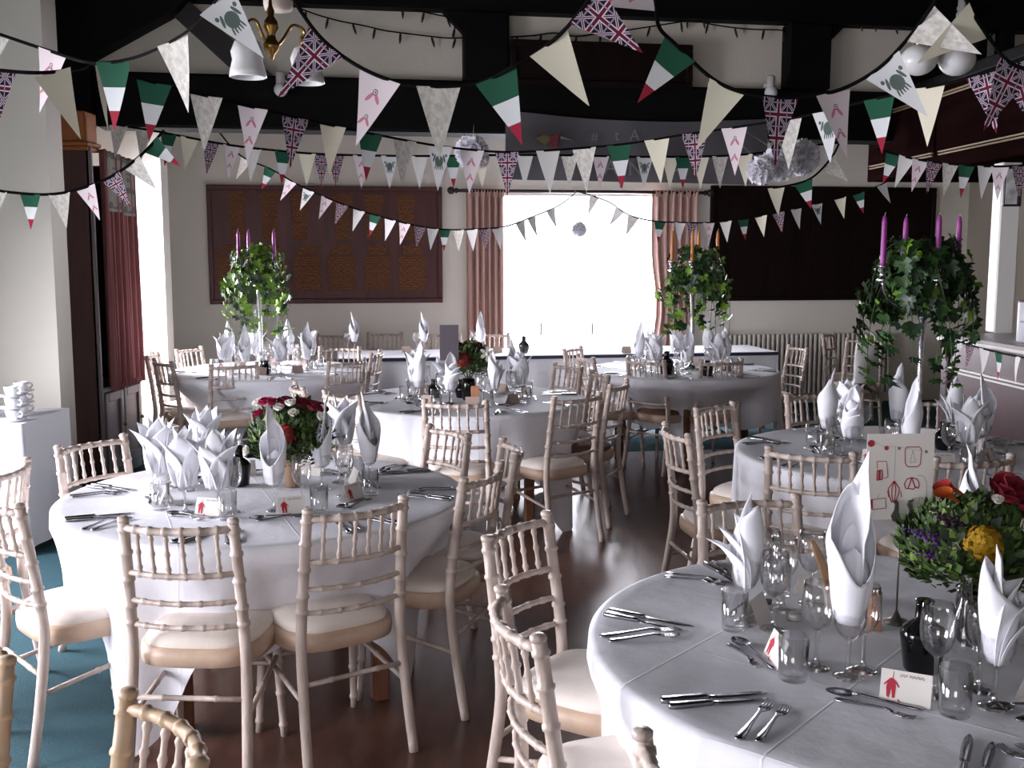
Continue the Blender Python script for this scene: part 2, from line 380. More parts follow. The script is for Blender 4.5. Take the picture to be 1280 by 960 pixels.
def bxz(px, py): u, z = tw(px, py, DBN); return u - (ba + bc) / 2, z - bz0
for body, size, px, py in (('#', 0.10, 742, 172), ('t', 0.12, 770, 170), ('A', 0.12, 792, 170), ('A', 0.16, 762, 210), ('N', 0.16, 793, 212), ('D', 0.16, 842, 208)):
    x, z = bxz(px, py); text('letter', body, size, FADED, ban, (x, -0.03, z), (R(90), 0, 0))
x, z = bxz(690, 174)
e = MB(); e.prism([(x - 0.14, z + 0.0), (x - 0.06, z - 0.05), (x - 0.01, z), (x - 0.06, z + 0.03)], -0.04, -0.034, 0)
e.prism([(x - 0.03, z - 0.06), (x + 0.03, z - 0.07), (x + 0.05, z + 0.05), (x + 0.01, z + 0.02), (x - 0.02, z + 0.03)], -0.043, -0.037, 1)
e.prism([(x + 0.06, z), (x + 0.16, z - 0.01), (x + 0.06, z + 0.02)], -0.04, -0.034, 2)
ob('emblem', e.mesh('emblem', [pm('faded_yellow', (128, 116, 74), .6), pm('faded_red', (130, 48, 60), .6), FADED]), ban)

# ------------------------------------------------------------------ curtains at the garden door
def curtain(name, label, pxa, pxb, py0, py1, D, mat, folds, amp, tie=0):
    a, z1 = tw(pxa, py0, D); c, z0 = tw(pxb, py1, D); z0 = max(z0, 0.03)
    o = Vector((0, D, 0)) + Vector((math.cos(SK), math.sin(SK), 0)) * ((a + c) / 2)
    t = thing(name, label, 'curtain', (o.x, o.y, z0), SK); w = (c - a) / 2; h = z1 - z0
    def f(u, v):
        pin = 1 - tie * math.exp(-((v - 0.38) / 0.18) ** 2)
        return ((-w + 2 * w * u) * pin + (tie * w * 0.5 * (1 - pin) if tie else 0), amp * math.sin(u * folds * 2 * math.pi + v * 0.6) + 0.3 * amp * math.sin(u * folds * 4.6 * math.pi + 2 + v), h * v)
    ob('drape', MB().grid(f, folds * 9, 12).mesh('drape', mat), t)
    hd = MB(); hd.grid(lambda u, v: (-w + 2 * w * u, amp * 0.7 * math.sin(u * folds * 4 * math.pi) - 0.012, h - 0.05 + 0.07 * v), folds * 9, 2)
    ob('heading_tape', hd.mesh('heading_tape', mat), t)
    return t
curtain('curtain', 'salmon pink pleated curtain beside the gold lettered honours board', 583, 630, 240, 470, D0 - 0.12, CURTAIN_PINK, 6, 0.045)
curtain('curtain', 'salmon pink curtain behind the orange-candle candelabrum', 816, 868, 240, 470, D0 - 0.12, CURTAIN_PINK, 6, 0.04, 0.25)
a, z = tw(568, 238, D0 - 0.13); c, _ = tw(884, 238, D0 - 0.13)
o = Vector((0, D0 - 0.13, 0)) + Vector((math.cos(SK), math.sin(SK), 0)) * ((a + c) / 2)
rod = thing('curtain_rod', 'dark wooden curtain rod with ball finials over the garden door', 'curtain rod', (o.x, o.y, z), SK)
w = (c - a) / 2; WDK = pm('dark_rod_wood', (40, 28, 26), 0.5)
ob('pole', MB().tube([(-w, 0, 0), (w, 0, 0)], 0.017, 8).mesh('pole', WDK), rod)
for s_ in (-1, 1):
    ob('finial', MB().sphere((s_ * (w + 0.035), 0, 0), 0.04).tube([(s_ * (w - 0.03), 0, 0), (s_ * (w - 0.01), 0, 0)], 0.028, 8).mesh('finial', WDK), rod)
    ob('bracket', MB().box(s_ * (w - 0.15) - 0.012, s_ * (w - 0.15) + 0.012, 0, 0.12, -0.02, 0.02).mesh('bracket', WDK), rod)

# radiator under the dark honours board
DR = D0 - 0.1
a, z1 = tw(902, 418, DR); c, _ = tw(1112, 420, DR)
o = Vector((0, DR, 0)) + Vector((math.cos(SK), math.sin(SK), 0)) * ((a + c) / 2)
rad = thing('radiator', 'old white column radiator along the back wall under the dark honours board', 'radiator', (o.x, o.y, 0), SK)
w = (c - a) / 2; RADM = pm('radiator_paint', (206, 200, 190), 0.45)
fin = MB().bevel_box(-0.016, 0.016, -0.06, 0.06, 0.12, z1, 0.008).mesh('fin', RADM); n = 36
for i in range(n): ob('fin', fin, rad, (-w + 2 * w * (i + 0.5) / n, 0, 0))
for zz in (0.18, z1 - 0.08): ob('pipe', MB().tube([(-w, 0, zz), (w, 0, zz)], 0.02, 8).mesh('pipe', RADM), rad)
for s_ in (-1, 1): ob('foot', MB().bevel_box(s_ * (w - 0.1) - 0.02, s_ * (w - 0.1) + 0.02, -0.05, 0.05, 0, 0.14).mesh('foot', RADM), rad)

# ------------------------------------------------------------------ curtained cupboard between the pillars
CX, CY0, CY1, CT = -2.95, 7.56, 8.4, 2.45
cup = thing('cupboard', 'tall mahogany cupboard with grey panelled doors beside the near white pillar', 'cupboard', (CX - 0.18, CY0, 0))
q = Vector((CX - 0.18, CY0, 0))
def cb(nm, x0, x1, y0, y1, z0, z1, mat, parent=cup, bv=0.008):
    b = MB(); b.bevel_box(x0 - q.x, x1 - q.x, y0 - q.y, y1 - q.y, z0, z1, bv); return ob(nm, b.mesh(nm, mat), parent)
cb('side_panel', -3.42, CX, CY0, CY0 + 0.05, 0, CT, MAHOG)
cb('side_panel', -3.42, CX, CY1 - 0.04, CY1, 0, CT - 0.1, MAHOG)
cb('back_panel', -3.42, -3.38, CY0 + 0.05, CY1 - 0.04, 0, CT, MAHOG)
cb('shelf', -3.38, CX, CY0 + 0.05, CY1 - 0.04, 0.67, 0.71, GREYPAINT)
cb('stile', CX - 0.03, CX + 0.012, CY0, CY0 + 0.035, 0.0, CT, GREYPAINT)
cb('plinth', CX - 0.03, CX, CY0 + 0.05, CY1 - 0.04, 0, 0.08, GREYPAINT)
for y0, y1 in ((CY0 + 0.06, 7.97), (7.99, CY1 - 0.05)):
    d = cb('door', CX - 0.03, CX, y0, y1, 0.09, 0.665, GREYPAINT)
    for (p, r, s, t_) in ((y0, y0 + 0.06, 0.09, 0.665), (y1 - 0.06, y1, 0.09, 0.665), (y0 + 0.06, y1 - 0.06, 0.09, 0.16), (y0 + 0.06, y1 - 0.06, 0.6, 0.665)):
        cb('door_frame', CX, CX + 0.018, p, r, s, t_, GREYPAINT, d, 0.004)
    kb = MB().sphere((CX + 0.03 - q.x, y1 - 0.03 - q.y, 0.4), 0.014); ob('knob', kb.mesh('knob', BRASS), d)
cap = MB(); 
for (gx, z0, z1) in ((0.03, CT - 0.06, CT - 0.03), (0.045, CT - 0.03, CT), (0.015, CT, CT + 0.21)):
    cap.bevel_box(-3.27 - gx - q.x, CX - 0.03 + gx - q.x, CY0 - gx - q.y, CY0 + 0.2 - q.y, z0, z1, 0.008)
ob('capital', cap.mesh('capital', ORANGE_WOOD), cup)
ob('curtain_rail', MB().tube([(CX - 0.05 - q.x, 0.05, CT - 0.03), (CX - 0.05 - q.x, CY1 - CY0 - 0.02, CT - 0.05)], 0.012, 6).mesh('curtain_rail', WDK), cup)
rc = thing('curtain', 'dusky red curtain hanging across the mahogany cupboard front', 'curtain', (CX - 0.01, 7.74, 0.7))
def cf(u, v): return (0.03 * math.sin(u * 9 * 2 * math.pi + v) + 0.012 * math.sin(u * 43) + 0.02, 0.64 * u + 0.04 * u * (1 - v), -0.02 + 1.74 * v - 0.03 * u * v)
ob('drape', MB().grid(cf, 90, 10).mesh('drape', CURTAIN_RED), rc)
hem = MB().grid(lambda u, v: (0.03 * math.sin(u * 9 * 2 * math.pi) + 0.026, 0.68 * u, -0.02 + 0.04 * v), 90, 1); ob('hem', hem.mesh('hem', CURTAIN_RED), rc)
NOTE = lettering('printed_notice', (84, 84, 78), (128, 122, 114), 30, 14)
for k, (ya, yb, lab) in enumerate(((7.78, 8.03, 'grey printed cloth sheet pinned on the red curtain nearest the cupboard side'), (8.07, 8.31, 'grey printed cloth sheet pinned on the red curtain at its far edge'))):
    o = ob('notice', MB().grid(lambda u, v: (0.05 + 0.006 * math.sin(u * 9), (yb - ya) * u, 0.42 * v), 10, 2).mesh('notice', NOTE), None, (CX - 0.01, ya, 1.98 - 0.02 * k))
    tag(o, lab, 'notice')
sb = thing('switch_box', 'small white electrical box on the far white pillar beside the red curtain', 'socket', (-3.2, 9.3, 0.72))
ob('box', MB().bevel_box(-0.05, 0.05, -0.06, 0, 0, 0.12, 0.01).mesh('box', TRIM), sb)
ob('conduit', MB().bevel_box(-0.012, 0.012, -0.025, 0, -0.12, 0, 0.004).mesh('conduit', TAN_WOOD), sb)

# ------------------------------------------------------------------ bar on the right
BARW = pm('bar_dark_wood', (26, 13, 13), 0.7, spec=.0, noise=(4, 0.25), stretch=(3, 0.4, 3))
GILT = pm('pale_gilt_moulding', (150, 132, 104), 0.4)
BX = lambda Y: 3.07 + (9.5 - Y) * -0.0 
can = thing('bar_canopy', 'dark brown panelled canopy with pale mouldings hanging over the bar', 'canopy', (3.12, 9.5, 2.3), R(2.6))
def cn(nm, x0, x1, y0, y1, z0, z1, mat, parent=can): return ob(nm, MB().bevel_box(x0, x1, y0, y1, z0, z1, 0.008).mesh(nm, mat), parent)
cn('soffit', 0.03, 2.0, -4.3, -0.03, 0.0, 0.05, BARW)
cn('fascia', 0.0, 0.05, -4.3, 0.0, 0.0, 0.62, BARW); cn('end_board', 0.05, 2.0, -0.05, 0, 0.0, 0.62, BARW)
cn('cornice', -0.05, 0.06, -4.3, 0.05, 0.6, 0.68, BLACK_TIMBER)
for (ya, yb) in ((-1.35, -0.1), (-2.8, -1.45), (-4.2, -2.9)):
    f = cn('panel', -0.012, 0.0, ya, yb, 0.12, 0.52, BARW)
    for zz in (0.1, 0.52):
        cn('moulding', -0.03, -0.008, ya, yb, zz, zz + 0.012, GILT, f); cn('moulding', -0.03, -0.008, ya, yb, zz + 0.022, zz + 0.03, GILT, f)
bar = thing('bar_counter', 'bar with pale worn counter top and dark maroon front on the right', 'bar', (3.02, 7.42, 0), R(2.6))
def bp_(nm, x0, x1, y0, y1, z0, z1, mat, bv=0.008): return ob(nm, MB().bevel_box(x0, x1, y0, y1, z0, z1, bv).mesh(nm, mat), bar)
bp_('counter_top', -0.04, 0.6, -3.4, 0.05, 1.06, 1.12, pm('pale_counter', (212, 206, 204), 0.4, noise=(3, 0.06)), 0.02)
bp_('front_panel', 0.03, 0.08, -3.4, 0.0, 0.0, 1.06, pm('maroon_panel', (60, 26, 30), 0.45, noise=(4, .2)))
bp_('end_panel', 0.03, 0.56, -0.03, 0.02, 0.0, 1.06, MAHOG)
for z in (0.86, 0.885): bp_('dado_rail', 0.005, 0.04, -3.4, 0.0, z, z + 0.015, TRIM, 0.004)
bp_('corner_post', 0.0, 0.09, -0.06, 0.03, 0.0, 1.06, MAHOG)
pst = struct('post', MB().bevel_box(-0.07, 0.07, -0.07, 0.07, 0, 1.19, 0.01), TRIM, (3.46, 7.55, 1.12))
pic = thing('framed_picture', 'small dark framed print hanging on the white bar post', 'picture', (3.46, 7.475, 2.0))
ob('frame', MB().bevel_box(-0.065, 0.065, -0.02, 0, 0, 0.27, 0.006).mesh('frame', pm('black_frame', (24, 24, 32), 0.3)), pic)
ob('print', MB().box(-0.052, 0.03, -0.023, -0.019, 0.015, 0.255).mesh('print', pm('pale_print', (210, 212, 214), 0.3, noise=(14, 0.5), rgb2=(235, 235, 235))), pic)
tin = thing('tin', 'white canister with small printed text on the bar counter', 'tin', (3.27, 6.75, 1.12))
ob('body', MB().lathe([(0.058, 0), (0.06, 0.004), (0.06, 0.25), (0.057, 0.256)], 20).mesh('body', pm('white_tin', (216, 216, 222), 0.4)), tin)
ob('lid', MB().lathe([(0.061, 0.25), (0.061, 0.262), (0.0, 0.265)], 20).mesh('lid', pm('grey_lid', (90, 86, 84), 0.4)), tin)
for i, s_ in enumerate(('BAR', 'BUNNMAS', 'BALL', '1851')):
    text('letter', s_, 0.018, INK, tin, (-0.025, -0.0575, 0.16 - i * 0.032), (R(90), 0, R(-24)))
bt = thing('bottle', 'clear glass bottle standing behind the white canister on the bar', 'bottle', (3.36, 6.9, 1.12))
ob('body', MB().lathe([(0.035, 0), (0.038, 0.01), (0.038, 0.26), (0.014, 0.33), (0.014, 0.4)], 16).mesh('body', GLASS), bt)
ob('cap', MB().lathe([(0.016, 0.4), (0.016, 0.42), (0, 0.422)], 12).mesh('cap', SILVER), bt)
# side table with white cloth and stacked cups by the left edge
st = thing('side_table', 'small side table under a white cloth beside the near pillar', 'table', (-3.06, 6.08, 0))
ob('tabletop', MB().bevel_box(-0.36, 0.36, -0.3, 0.3, 0.715, 0.74).mesh('tabletop', TAN_WOOD), st)
for x in (-0.32, 0.32):
    for y in (-0.26, 0.26): ob('leg', MB().bevel_box(x - 0.02, x + 0.02, y - 0.02, y + 0.02, 0, 0.715).mesh('leg', TAN_WOOD), st)
cl = MB(); cl.box(-0.37, 0.37, -0.31, 0.31, 0.741, 0.746)
def skirt(u, v):
    P = [(-0.372, -0.312), (0.372, -0.312), (0.372, 0.312), (-0.372, 0.312)]; k = u * 4; i = int(k) % 4; f = k - int(k)
    a, c = P[i], P[(i + 1) % 4]; x = a[0] + (c[0] - a[0]) * f; y = a[1] + (c[1] - a[1]) * f
    e = (1 - v) * (0.02 + 0.012 * math.sin(u * 60)); return (x * (1 + e * 2.2), y * (1 + e * 2.2), 0.04 + 0.706 * v)
cl.grid(skirt, 80, 6, closed=True)
tag(ob('tablecloth', cl.mesh('side_cloth', LINEN), None, (-3.06, 6.08, 0)), 'white cloth covering the small side table with the cups', 'tablecloth')
CHINA = pm('white_china', (232, 232, 236), 0.2)
cupm = MB().lathe([(0.022, 0), (0.024, 0.004), (0.036, 0.03), (0.04, 0.058), (0.038, 0.058), (0.034, 0.03), (0.02, 0.008), (0, 0.008)], 16, cap=False).mesh('cup', CHINA)
hdl = MB().tube([(0.038, 0, 0.048), (0.058, 0, 0.05), (0.064, 0, 0.034), (0.052, 0, 0.018), (0.035, 0, 0.022)], 0.005, 6).mesh('handle', CHINA)
sau = MB().lathe([(0.03, 0), (0.034, 0.002), (0.072, 0.014), (0.072, 0.017), (0.03, 0.006), (0, 0.006)], 20, cap=False).mesh('saucer', CHINA)
tiers = ('bottom', 'middle', 'top')
for si, (x, y, nm) in enumerate(((-2.78, 5.86, 'front stack by the pillar'), (-2.94, 5.9, 'second stack from the pillar'), (-2.82, 6.06, 'rear stack by the pillar'), (-3.1, 5.88, 'third stack from the pillar'))):
    for k in range(3):
        z = 0.747 + k * 0.066
        tag(ob('saucer', sau, None, (x, y, z)), '%s white saucer in the %s on the side table' % (tiers[k], nm), 'saucer', 'saucers on the side table')
        c = ob('cup', cupm, None, (x, y, z + 0.007), R(-12 + 25 * si)); tag(c, '%s white teacup in the %s on the side table' % (tiers[k], nm), 'cup', 'teacups on the side table')
        ob('handle', hdl, c)
# ------------------------------------------------------------------ limewashed banquet chairs
def ringed(path, r, rings, n=8, bump=1.24, hw=0.0038):
    """tube along a polyline with turned rings at the given length fractions"""
    P = [Vector(p) for p in path]; L = [0.0]
    for a, c in zip(P, P[1:]): L.append(L[-1] + (c - a).length)
    T = L[-1]
    def pt(s):
        s = min(max(s, 0), T)
        for i in range(len(P) - 1):
            if s <= L[i + 1] + 1e-9: return P[i].lerp(P[i + 1], (s - L[i]) / max(1e-9, L[i + 1] - L[i]))
        return P[-1]
    rf = r if callable(r) else (lambda t: r)
    S_ = [(s, 1.0) for s in L]
    for q in rings:
        c = q * T
        S_ = [x for x in S_ if abs(x[0] - c) > hw * 2.2 or x[0] in (0, T)]
        S_ += [(c - 2 * hw, 1.0), (c - hw, bump), (c + hw, bump), (c + 2 * hw, 1.0)]
    S_ = sorted(x for x in S_ if 0 <= x[0] <= T)
    return [pt(s) for s, _ in S_], [rf(s / T) * k for s, k in S_]
def smooth_path(P, n=3):
    """Catmull-Rom resample"""
    P = [Vector(p) for p in P]; out = []
    for i in range(len(P) - 1):
        p0 = P[max(i - 1, 0)]; p1 = P[i]; p2 = P[i + 1]; p3 = P[min(i + 2, len(P) - 1)]
        for k in range(n):
            t = k / n
            out.append(0.5 * ((2 * p1) + (p2 - p0) * t + (2 * p0 - 5 * p1 + 4 * p2 - p3) * t * t + (3 * p1 - p0 - 3 * p2 + p3) * t ** 3))
    return out + [P[-1]]
BACK_Y, BACK_W = -0.235, 0.168
def arc(z, y0, w, bow, n=10):
    return [(-w + 2 * w * i / n, y0 - bow * (1 - (2 * i / n - 1) ** 2), z) for i in range(n + 1)]
def post_at(z):
    """(half width, y) of the rear posts at height z"""
    K = [(0, .19, -.25), (.2, .184, -.212), (.42, .178, -.185), (.55, .175, -.192), (.72, .171, -.214), (.88, .168, -.237)]
    for (a, w0, y0), (c, w1, y1) in zip(K, K[1:]):
        if z <= c: t = (z - a) / (c - a); return w0 + (w1 - w0) * t, y0 + (y1 - y0) * t
    return .168, -.237
CH = {}
CHAIRS = []
def chair_meshes():
    for s_, k in ((-1, 'L'), (1, 'R')):
        P = smooth_path([(s_ * w, y, z) for z, w, y in [(zz, *post_at(zz)) for zz in (0, .12, .25, .42, .55, .7, .872)]])
        pts, rs = ringed(P, lambda t: 0.0155 + 0.0025 * (1 - abs(t - .5)), [0.62, 0.68, 0.78, 0.88, 0.965])
        b = MB().tube(pts, rs, 9); w, y = post_at(.88)
        b.lathe([(0.0165, -0.006), (0.0185, 0.0), (0.0185, 0.006), (0.013, 0.011), (0, 0.012)], 10, (s_ * w, y, .872))
        CH['rear' + k] = b.mesh('rear_leg', CREAM_WOOD)
        pts, rs = ringed([(s_ * .168, .165, .42), (s_ * .176, .178, .2), (s_ * .184, .192, 0)], lambda t: 0.0165 - 0.004 * t, [0.35, 0.62, 0.9])
        CH['front' + k] = MB().tube(pts, rs, 8).mesh('front_leg', CREAM_WOOD)
    w, y = post_at(.85)
    fr = [0.02] + [(i + .5) / 6 for i in range(6)] + [0.98]
    def rail(z, bow, r, rings):
        w, y = post_at(z); pts, rs = ringed(arc(z, y, w, bow), r, rings); return MB().tube(pts, rs, 8)
    SPX = [(i + 1) / 7 for i in range(6)]
    CH['top'] = rail(.848, .05, .0125, SPX).mesh('top_rail', CREAM_WOOD)
    CH['r1'] = rail(.705, .048, .0098, SPX).mesh('back_rail', CREAM_WOOD)
    CH['r2'] = rail(.615, .044, .0088, [.16, .33, .5, .67, .84]).mesh('back_rail', CREAM_WOOD)
    CH['r3'] = rail(.535, .04, .0088, [.16, .33, .5, .67, .84]).mesh('back_rail', CREAM_WOOD)
    CH['spx'] = []
    for f in SPX:
        w1, y1 = post_at(.705); w2, y2 = post_at(.848)
        g = lambda w, y, bow: (-w + 2 * w * f, y - bow * (1 - (2 * f - 1) ** 2))
        a = g(w1, y1, .048); c = g(w2, y2, .05)
        n = 12; pts = [(a[0] + (c[0] - a[0]) * i / n, a[1] + (c[1] - a[1]) * i / n, .705 + .143 * i / n) for i in range(n + 1)]
        rs = [0.0062 + 0.0036 * max(0, math.cos((i / n * 3 - 0) * 2 * math.pi - math.pi)) ** 2 for i in range(n + 1)]
        CH['spx'].append(MB().tube(pts, rs, 6).mesh('spindle', CREAM_WOOD))
    # seat frame and pad
    def outline(k, n=36):
        o = []
        for i in range(n):
            t = 2 * math.pi * i / n; c, s_ = math.cos(t), math.sin(t); p = 2 / 3.4
            x = .2 * k * math.copysign(abs(c) ** p, c); y = .195 * k * math.copysign(abs(s_) ** p, s_)
            o.append((x * (1 + .3 * (y + .02)), y + .012))
        return o
    b = MB(); n = 36; rings = [(0.95, .386), (1.01, .390), (1.025, .416), (1.012, .442), (.93, .448)]
    vs = [(x, y, z) for k, z in rings for x, y in outline(k)]
    fs = [(i * n + j, i * n + (j + 1) % n, (i + 1) * n + (j + 1) % n, (i + 1) * n + j) for i in range(4) for j in range(n)] + [tuple(range(n))[::-1], tuple(range(4 * n, 5 * n))]
    CH['frame'] = b.add(vs, fs).mesh('seat_frame', RIM_WOOD)
    def pad(mat):
        rings = [(.93, .444), (.945, .454), (.92, .466), (.82, .479), (.6, .488), (.3, .491), (.05, .492)]
        vs = [(x, y, z) for k, z in rings for x, y in outline(k)]
        fs = [(i * n + j, i * n + (j + 1) % n, (i + 1) * n + (j + 1) % n, (i + 1) * n + j) for i in range(6) for j in range(n)] + [tuple(range(6 * n, 7 * n))]
        return MB().add(vs, fs).mesh('seat_pad', mat)
    CH['pad'] = pad(PAD); CH['pad_brown'] = pad(PAD_BROWN)
    def str_(a, c, rings, r=.0088):
        pts, rs = ringed([a, c], r, rings); return MB().tube(pts, rs, 7).mesh('stretcher', CREAM_WOOD)
    w, y = post_at(.3)
    CH['st'] = [str_((-w, y, .3), (w, y, .3), [.27, .73]), str_((-.172, .172, .27), (.172, .172, .27), [.27, .73])]
    for s_ in (-1, 1):
        CH['st'] += [str_((s_ * .181, -.2, .24), (s_ * .172, .172, .3), [.5])]
chair_meshes()
for k in ('top', 'rearL', 'rearR'):
    CH[k + '_worn'] = CH[k].copy(); CH[k + '_worn'].materials[0] = TAN_WOOD
def chair(label, group, pos, rz, brown=False):
    wn = '_worn' if 'golden' in label else ''
    t = thing('banquet_chair', label, 'chair', pos, rz, group)
    ob('seat_frame', CH['frame'], t)
    p = ob('seat_pad', CH['pad_brown' if brown else 'pad'], t)
    if brown: p['label'] = 'brown seat pad'
    for k in ('rearL', 'rearR'): ob('rear_leg', CH[k + wn], t)
    for k in ('frontL', 'frontR'): ob('front_leg', CH[k], t)
    ob('top_rail', CH['top' + wn], t)
    for k in ('r1', 'r2', 'r3'): ob('back_rail', CH[k], t)
    for m in CH['spx']: ob('spindle', m, t)
    for m in CH['st']: ob('stretcher', m, t)
    CHAIRS.append((pos[0], pos[1], rz))
    return t
def chair_px(label, group, L, Rr, brown=False, face=None):
    """posts seen at pixels L and Rr (tops, 0.88 m up); L is the post on the sitter's left when the chair is seen from behind"""
    a = at_z(*L, .882); c = at_z(*Rr, .882)
    d = (c - a); d.z = 0; d.normalize()
    n = Vector((-d.y, d.x, 0))                      # sitter looks along n
    m = (a + c) / 2; pos = m - n * BACK_Y * 1.0; pos.z = 0.006 if dance_in(pos) else 0.0
    return chair(label, group, pos, math.atan2(d.y, d.x), brown)
def dance_in(p): return -1.2 < p.x < 2.98 and p.y < 8.6
G1, G2, G3 = 'chairs around the red flower table', 'chairs around the yellow flower table', 'chairs around the middle table'
G4, G5, G6 = 'chairs around the pillar-side candelabrum table', 'chairs around the orange candle table', 'chairs around the ivy candelabrum table'
GH, GX = 'chairs behind the head table', 'chairs of neighbouring tables at the frame edge'
LC = 'limewashed chair '
RT, YT, MT = 'the red flower table', 'the yellow flower table', 'the middle table'
PT, OT, IT = 'the pillar-side candelabrum table', 'the orange candle table', 'the ivy candelabrum table'
for grp, rows in (
    (G1, (('with its back to the camera at %s, nearer the pillar' % RT, (150, 648), (296, 650)),
          ('with its back to the camera at %s, nearer the aisle' % RT, (375, 640), (512, 620)),
          ('on teal carpet at the left edge, its whole seat in view', (-38, 600), (47, 640)),
          ('half hidden behind the left-edge chair, near the stacked cups', (-28, 592), (29, 573)),
          ('in front of the cupboard doors, facing across %s' % RT, (150, 543), (78, 556)),
          ('seen edge-on at the aisle side of %s, nearer one' % RT, (577, 600), (626, 577)),
          ('seen edge-on at the aisle side of %s, farther one' % RT, (644, 566), (628, 548)),
          ('squeezed between %s and the middle table, facing the pillar' % RT, (586, 544), (535, 531)))),
    (G3, (('with its back to the camera in front of %s' % MT, (531, 500), (607, 501)),
          ('on the aisle in front of %s, legs in full view' % MT, (692, 497), (749, 491)),
          ('seen edge-on right behind the full-view aisle chair of %s' % MT, (763, 482), (782, 475)),
          ('beyond %s on the garden door side, spindle back facing out' % MT, (732, 460), (688, 453)),
          ('on the bar side of %s, half behind another chair' % MT, (763, 471), (737, 462)),
          ('narrow edge-on one on the pillar side of %s' % MT, (369, 477), (380, 486)),
          ('behind the napkins of %s, tucked in at the middle table' % RT, (403, 488), (452, 496)))),
    (G4, (('with its back to the camera in front of %s' % PT, (263, 455), (322, 452)),
          ('brightly lit by the side window, left of %s' % PT, (191, 447), (217, 452)),
          ('outermost on the pillar side of %s, edge-on' % PT, (196, 440), (185, 444)),
          ('beside the far white pillar at %s' % PT, (255, 432), (217, 437)),
          ('behind the napkins at the far side of %s' % PT, (372, 432), (325, 432)),
          ('pulled back from %s towards the middle table' % PT, (411, 451), (455, 447)),
          ('dark edge-on one between %s and the head table' % PT, (465, 441), (474, 437)),
          ('at the far bar side of %s' % PT, (442, 433), (407, 433)))),
    (G5, (('with brown seat at %s, its back to the camera' % OT, (783, 447), (832, 451)),
          ('in front of %s, right in line with the silver stem' % OT, (873, 451), (931, 449)),
          ('turned to %s, standing before the radiator' % OT, (1012, 435), (984, 430)))),
    (G6, (('seen edge-on at the aisle by %s, nearer the camera' % IT, (832, 529), (861, 544)),
          ('at the aisle by %s, back slats facing the garden door' % IT, (916, 503), (871, 511)),
          ('seen from behind at %s, left of the menu card' % IT, (963, 559), (1065, 567)),
          ('seen from behind at %s, right of the menu card' % IT, (1165, 573), (1268, 568)),
          ('on the far side of %s, before the bar front' % IT, (1208, 502), (1152, 500)),
          ('on the far side of %s, behind the tall napkins' % IT, (1035, 490), (988, 494)))),
    (G2, (('on the far side of %s, facing the camera' % YT, (998, 620), (875, 628)),
          ('at the aisle side of %s, farther of two' % YT, (685, 641), (608, 673)),
          ('at the aisle side of %s, nearer of two' % YT, (624, 730), (679, 803)),
          ('cut off by the bottom edge at %s' % YT, (797, 910), (988, 1043)))),
    (GX, (('with golden worn top rail, cut off at the bottom left', (251, 958), (155, 862)),
          ('with worn golden post, cut off in the bottom left corner', (8, 822), (-92, 777)),
          ('edge-on before the radiator, left of the floral bag', (1040, 415), (1030, 417)),
          ('with a floral bag hung over it, behind the ivy', (1100, 424), (1062, 422)))),
    (GH, (('behind the head table, nearest the pillar', (435, 417), (402, 417)),
          ('behind the head table, below the gold lettered board', (501, 415), (461, 415)),
          ('behind the head table, hidden by the dark menu card', (571, 416), (537, 416)),
          ('behind the head table, before the left curtain', (632, 416), (597, 416))))):
    for lab, L, Rr in rows:
        c = chair_px(LC + lab, grp, L, Rr, brown=('brown seat' in lab or 'right behind the full-view' in lab))
def chair_mid(lab, grp, mid, ang):
    p = at_z(*mid, .882); n = Vector((math.cos(R(ang)), math.sin(R(ang)), 0)); q_ = p + n * 0.235; q_.z = 0.006 if dance_in(q_) else 0
    return chair(LC + lab, grp, q_, R(ang - 90))
chair_mid('at the pillar side of %s, farther one' % OT, G5, (716, 434), -28)
chair_mid('at the pillar side of %s, nearer one' % OT, G5, (732, 445), 17)
